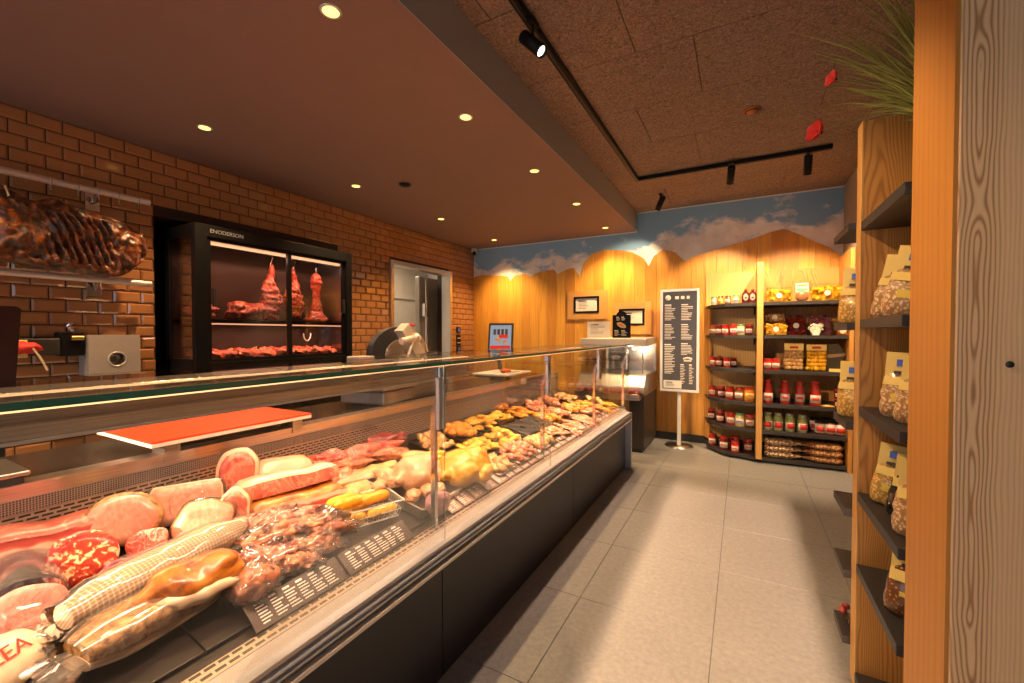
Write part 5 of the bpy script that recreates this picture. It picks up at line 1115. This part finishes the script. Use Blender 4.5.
# twisted bags, bottom shelf
nuts = spots('dried_mushrooms', (.16,.07,.03), (.80,.58,.34), 48, .42, .66, bump=1.0); nuts2 = spots('dried_chilli_mix', (.18,.06,.02), (.68,.36,.12), 48, .42, .66, bump=1.0)
def twist(m, sg):
    g = thing('twisted_snack_bag', 'x', 'bag', (0,0,-5)); rg6 = random.Random(4 if sg > 0 else 8); rings = []
    for i in range(16):
        u = i/15; a = (.044*min(1, .5+u*6) if u < .62 else .042*(1-(u-.62)/.38*.85)); rings.append([(sg*(-.17+.36*u), a*1.3*math.cos(t_)*(1+.25*rg6.random()), .034+a*.78*math.sin(t_)*(1+.25*rg6.random())) for t_ in [2*PI*k/16 for k in range(16)]])
    part('contents', MB().loft(rings), m, g); part('twisted_end', MB().loft([[(sg*x, a*math.cos(t_), .032+a*.5*math.sin(t_)) for t_ in [2*PI*k/12 for k in range(12)]] for x, a in ((.18,.007),(.20,.018),(.215,.028))], cap1=False), M['plastic'], g); return g
ta_, tb_ = twist(nuts, 1), twist(nuts2, -1)
for k, (dy, z) in enumerate(((5.59,.002),(5.59,.072),(5.59,.142),(5.72,.002),(5.72,.072),(5.72,.142))):
    lv = ('lowest','middle','topmost')[k % 3]; fr_ = 'front' if k < 3 else 'rear'
    put_thing('ta', ta_, (.405,dy,SZ[5]+z), 0, 'twisted bag of dried mushrooms, %s in the %s stack, bottom shelf' % (lv, fr_), 'mushroom bags on the bottom shelf')
    put_thing('tb', tb_, (.775,dy,SZ[5]+z), 0, 'twisted bag of reddish dried mix, %s in the %s stack, bottom shelf' % (lv, fr_), 'reddish bags on the bottom shelf')

# ------------------------------------------------------------------ near shelving on the right
ns = thing('side_shelving', 'tall larch side shelving with black shelves behind the near post', 'shelving', (0,0,0))
part('upright', MB().box(.41,1.01,2.115,2.185,.045,2.275), M['larch_dark'], ns, .002); part('upright_edge', MB().box(.404,.4105,2.113,2.187,.045,2.276), M['larch'], ns, .001)
NZ = [1.885, 1.505, 1.165, .825, .54, .105]
for z in NZ: part('shelf', MB().box(.405,1.01,1.615,2.112,z-.035,z), M['shelfboard'], ns, .002)
FZ = [1.90, 1.495, 1.084, .727, .47, .194]; FY = [2.50,2.47,2.45,2.42,2.40,2.38]
for z, y in zip(FZ, FY): part('extension_shelf', MB().box(.378,1.01,2.188,y,z-.03,z), M['shelfboard'], ns, .002)
part('back_board', MB().box(1.012,1.018,1.6,2.52,.0,2.3), M['larch_dark'], ns)
mb = MB()
for z in (1.75,1.65,1.40,1.30,1.05,.98): mb.lathe([(0,0),(.005,0),(.005,.0015),(0,.0015)], 10, (.60,z,0))
ph = part('pin_holes', mb, M['black'], ns); ph.rotation_euler = (R(90),0,0); ph.location = (0,2.1148,0)
mus = [spots('muesli_pale', (.40,.20,.07), (.84,.66,.40), 110, .36, .72, rough=.3, bump=.7), spots('muesli_golden', (.48,.24,.04), (.86,.62,.20), 110, .36, .72, rough=.3, bump=.7), spots('granola_brown', (.16,.06,.02), (.50,.28,.10), 80, .3, .42, rough=.25), spots('dark_tea_mix', (.015,.012,.012), (.08,.06,.05), 80, .3, .42, rough=.2)]
M['ys'] = plain('yellow_sticker', (.85,.62,.08), .5)
def mbag(label, x, y, z, rz, s_=1.0, kind=0, lean=0):
    r = thing('muesli_bag', label, 'bag', (x,y,z), R(rz), 'cereal bags with folded cream headers')
    r.rotation_euler = (Matrix.Rotation(R(rz), 3, 'Z') @ Matrix.Rotation(R(lean), 3, 'Y')).to_euler(); r.scale = (s_*1.09,)*3
    rings = []; n = 22
    for i, (zz, a, b) in enumerate(((0,.044,.030),(.008,.053,.038),(.025,.056,.043),(.045,.057,.044),(.065,.055,.044),(.085,.056,.042),(.105,.053,.037),(.125,.049,.028),(.14,.046,.02),(.155,.044,.012),(.165,.043,.007))):
        rings.append([(a*math.copysign(abs(math.cos(t_))**.7, math.cos(t_))*(1+.10*mn.noise(Vector((math.cos(t_)*2.5, zz*50, kind+x*9)))), b*math.copysign(abs(math.sin(t_))**.8, math.sin(t_))*(1+.16*mn.noise(Vector((math.sin(t_)*2.5, zz*50, y*9)))), zz) for t_ in [2*PI*k/n for k in range(n)]])
    part('filled_pouch', MB().loft(rings), mus[kind], r)
    part('header_fold', MB().prism([(-.014,.140),(-.010,.150),(-.004,.235),(.004,.235),(.010,.150),(.014,.140)], 0, -.046, .046), M['yellowpaper'], r, .001)
    part('header_flap', MB().prism([(-.016,.142),(-.0355,.118),(-.0375,.118),(-.018,.146)], 0, -.046, .046), M['yellowpaper'], r)
    part('blue_picture', MB().prism([(-.0155,.185),(-.0125,.21),(-.010,.21),(-.012,.185)], 0, -.014, .014), M['blueink'], r)
    part('header_lettering', MB().prism([(-.0195,.158),(-.0165,.168),(-.013,.168),(-.015,.158)], 0, -.02, .02), M['ink'], r)
    part('front_sticker', MB().box(-.018,.022,-.0440,-.0415,.055,.088), M['ys'], r, .001)
    return r
z1, z2, z3, z4 = NZ[1], NZ[2], NZ[3], NZ[4]
mbag('pale muesli bag leaning, left on the second shelf of the side shelving', .465, 2.00, z1+.001, -25, .88, 0, 10)
mbag('brown-flecked muesli bag leaning, right on the second shelf of the side shelving', .47, 1.88, z1+.001, -25, .92, 0, 10)
mbag('muesli bag half hidden by the post on the second shelf', .52, 1.80, z1+.001, -25, .88, 2, 8)
mbag('pale muesli bag, upright one at the front of the third shelf', .475, 1.90, z2, -25, .86, 0, 2)
mbag('pale muesli bag partly behind the post, third shelf', .48, 1.78, z2, -25, .82, 0, 4)
mbag('dark-headed muesli bag at the back of the third shelf', .57, 1.99, z2, -25, .92, 3, 3)
mbag('golden cereal bag at the far end of the fourth shelf', .475, 2.02, z3+.001, -20, .86, 1, 6)
mbag('black tea-mix bag in the middle of the fourth shelf', .49, 1.89, z3+.001, -20, .84, 3, 6)
mbag('large beige bag at the near end of the fourth shelf', .475, 1.73, z3+.001, -20, .92, 0, 2)
mbag('brown granola bag alone on the fifth shelf', .475, 1.80, z4, -20, .92, 2, 3)
mbag('small pale bag on the lowest shelf, top just in frame', .50, 1.72, NZ[5], -20, .8, 0, 0)
mbag('golden cereal bag on the upper extension shelf beside the pasta packs', .435, 2.37, FZ[1], -25, .95, 1, 2)
mbag('golden cereal bag on the lower extension shelf beside the black-lidded jars', .435, 2.36, FZ[2], -25, .95, 1, 0)
# dried red flowers on low extension shelf
r = thing('dried_flowers', 'small bunch of dried red flowers on the lowest extension shelf', 'flowers', (.43,2.31,FZ[5])); mb = MB(); rg7 = random.Random(5)
for k in range(12): mb.sphere((rg7.uniform(-.035,.05), rg7.uniform(-.05,.05), .02+rg7.random()*.03), (.014,.012,.012), 8, 6, amp=.8, seed=k)
part('blossoms', mb, plain('dried_red', (.35,.05,.04), .7, var=.5), r)
mb = MB()
for k in range(7): mb.tube([(rg7.uniform(-.02,.02), rg7.uniform(-.03,.03), .004), (rg7.uniform(-.03,.05), rg7.uniform(-.05,.05), .03)], .0015, 5)
part('stems', mb, M['herb'], r)
# grass plant and poppies on top
r = thing('potted_grass', 'bushy green grass in a dark pot on top of the side shelving', 'plant', (.66,1.98,NZ[0]))
part('pot', MB().lathe([(0,0),(.07,0),(.09,.28),(.095,.29),(.085,.29),(.08,.27),(0,.27)], 20), M['blackmat'], r); mb = MB(); rg8 = random.Random(12)
for k in range(260):
    a = rg8.uniform(PI*.5, PI*1.5); L_ = rg8.uniform(.30,.72); sp2 = rg8.uniform(.1,.95); dx, dy = math.cos(a)*sp2, math.sin(a)*sp2
    if rg8.random() < .6: dx, dy = -abs(dx)*.8, dy*.6 + .25
    b0 = Vector((rg8.uniform(-.06,.06), rg8.uniform(-.06,.06), .26)); pts = [b0 + Vector((dx, dy, 1.0 - .25*u*sp2)).normalized()*L_*u - Vector((0,0,.10*u*u*sp2)) for u in (0,.35,.7,1)]
    mb.tube(pts, [.004,.0034,.0024,.0006], 4)
part('blades', mb, two('grass_green', [(.3,(.14,.18,.03)),(.7,(.40,.42,.10))], 4, .5), r)
for k, ((x, y, z), sc, lab) in enumerate((((.30,2.007,2.41),.030,'upper red poppy standing out against the ceiling'), ((.30,2.353,2.355),.050,'lower larger red poppy standing out against the ceiling'))):
    base = Vector((.66,1.98,NZ[0]+.28))
    r = thing('poppy', lab, 'flower', tuple(base)); tip = Vector((x,y,z)) - base
    part('stem', MB().tube([Vector((0,0,0)), tip*.5+Vector((0,0,.05)), tip], [.003,.0022,.0018], 6), plain('stem_green', (.14,.16,.04), .6), r)
    mb = MB()
    for j in range(5):
        a = 2*PI*j/5; Mx = Vector((-.75,-.5,.15)).to_track_quat('Z','Y').to_matrix() @ Matrix.Rotation(a, 3, 'Z') @ Matrix.Rotation(R(-40), 3, 'Y'); mb.sphere(tuple(tip + Mx @ Vector((sc*.55,0,0))), (sc*.62,sc*.55,sc*.10), 12, 8, Mx, amp=.4, seed=j)
    part('petals', mb, plain('poppy_red', (.62,.015,.01), .6), r); part('flower_centre', MB().sphere(tuple(tip), (sc*.25,)*3, 10, 8), M['black'], r)

# ------------------------------------------------------------------ light
def area(loc, rot, sx_, sy_, e, col, spread=180):
    L = bpy.data.lights.new('lamp_glow', 'AREA'); L.shape = 'RECTANGLE'; L.size = sx_; L.size_y = sy_; L.energy = e; L.color = col; L.spread = R(spread)
    o = bpy.data.objects.new('lamp_glow', L); COL.objects.link(o); o.location = loc; o.rotation_euler = rot; return o
# counter strip lamps: under the top glass
for y_, l_, e_ in ((.45,1.9,7.5), (1.93,1.0,7.5), (3.02,1.0,12), (4.08,1.0,12)):
    area((-1.10,y_,1.305), (0,R(20),0), .025, l_, e_, (1,.62,.40), 112)
area((-1.68,.95,1.155), (0,R(-8),0), .03, 2.7, 9, (1,.58,.36), 150)  # unseen lamp added below the hood to light the rear of the deck
# ageing cabinet
area((-3.78,2.43,2.155), (0,R(-8),0), .05, 1.3, 9, (1,.45,.28))
area((-3.73,2.43,1.520), (0,R(25),0), .03, 1.3, 4, (1,.45,.28), 130)
# cold room lamp
area((-5.1,5.3,2.78), (0,0,0), .5, 1.2, 42, (1,.76,.52))
sun = bpy.data.lights.new('sun', 'SUN'); sun.energy = 11; sun.color = (1,.62,.38); sun.angle = R(1.2)
so = bpy.data.objects.new('sun', sun); COL.objects.link(so)
el = R(20); so.rotation_euler = Vector((0, math.cos(el), -math.sin(el))).to_track_quat('-Z', 'Y').to_euler()
w_ = bpy.data.worlds.new('world'); bpy.context.scene.world = w_; w_.use_nodes = True
bg = w_.node_tree.nodes['Background']; bg.inputs[0].default_value = (.72,.85,1,1); bg.inputs[1].default_value = 2.0

# ------------------------------------------------------------------ camera
cam = bpy.data.cameras.new('camera'); cam.sensor_width = 36; cam.lens = 425/1024*36; cam.clip_start = .02
co = bpy.data.objects.new('camera', cam); COL.objects.link(co); co.location = (0,0,1.45)
co.rotation_euler = (R(90-1.08), 0, R(28.42)); sc = bpy.context.scene; sc.camera = co
sc.view_settings.view_transform = 'Standard'; sc.view_settings.look = 'None'; sc.view_settings.gamma = 1
sc.view_settings.exposure = 0.3; sc.view_settings.use_curve_mapping = False
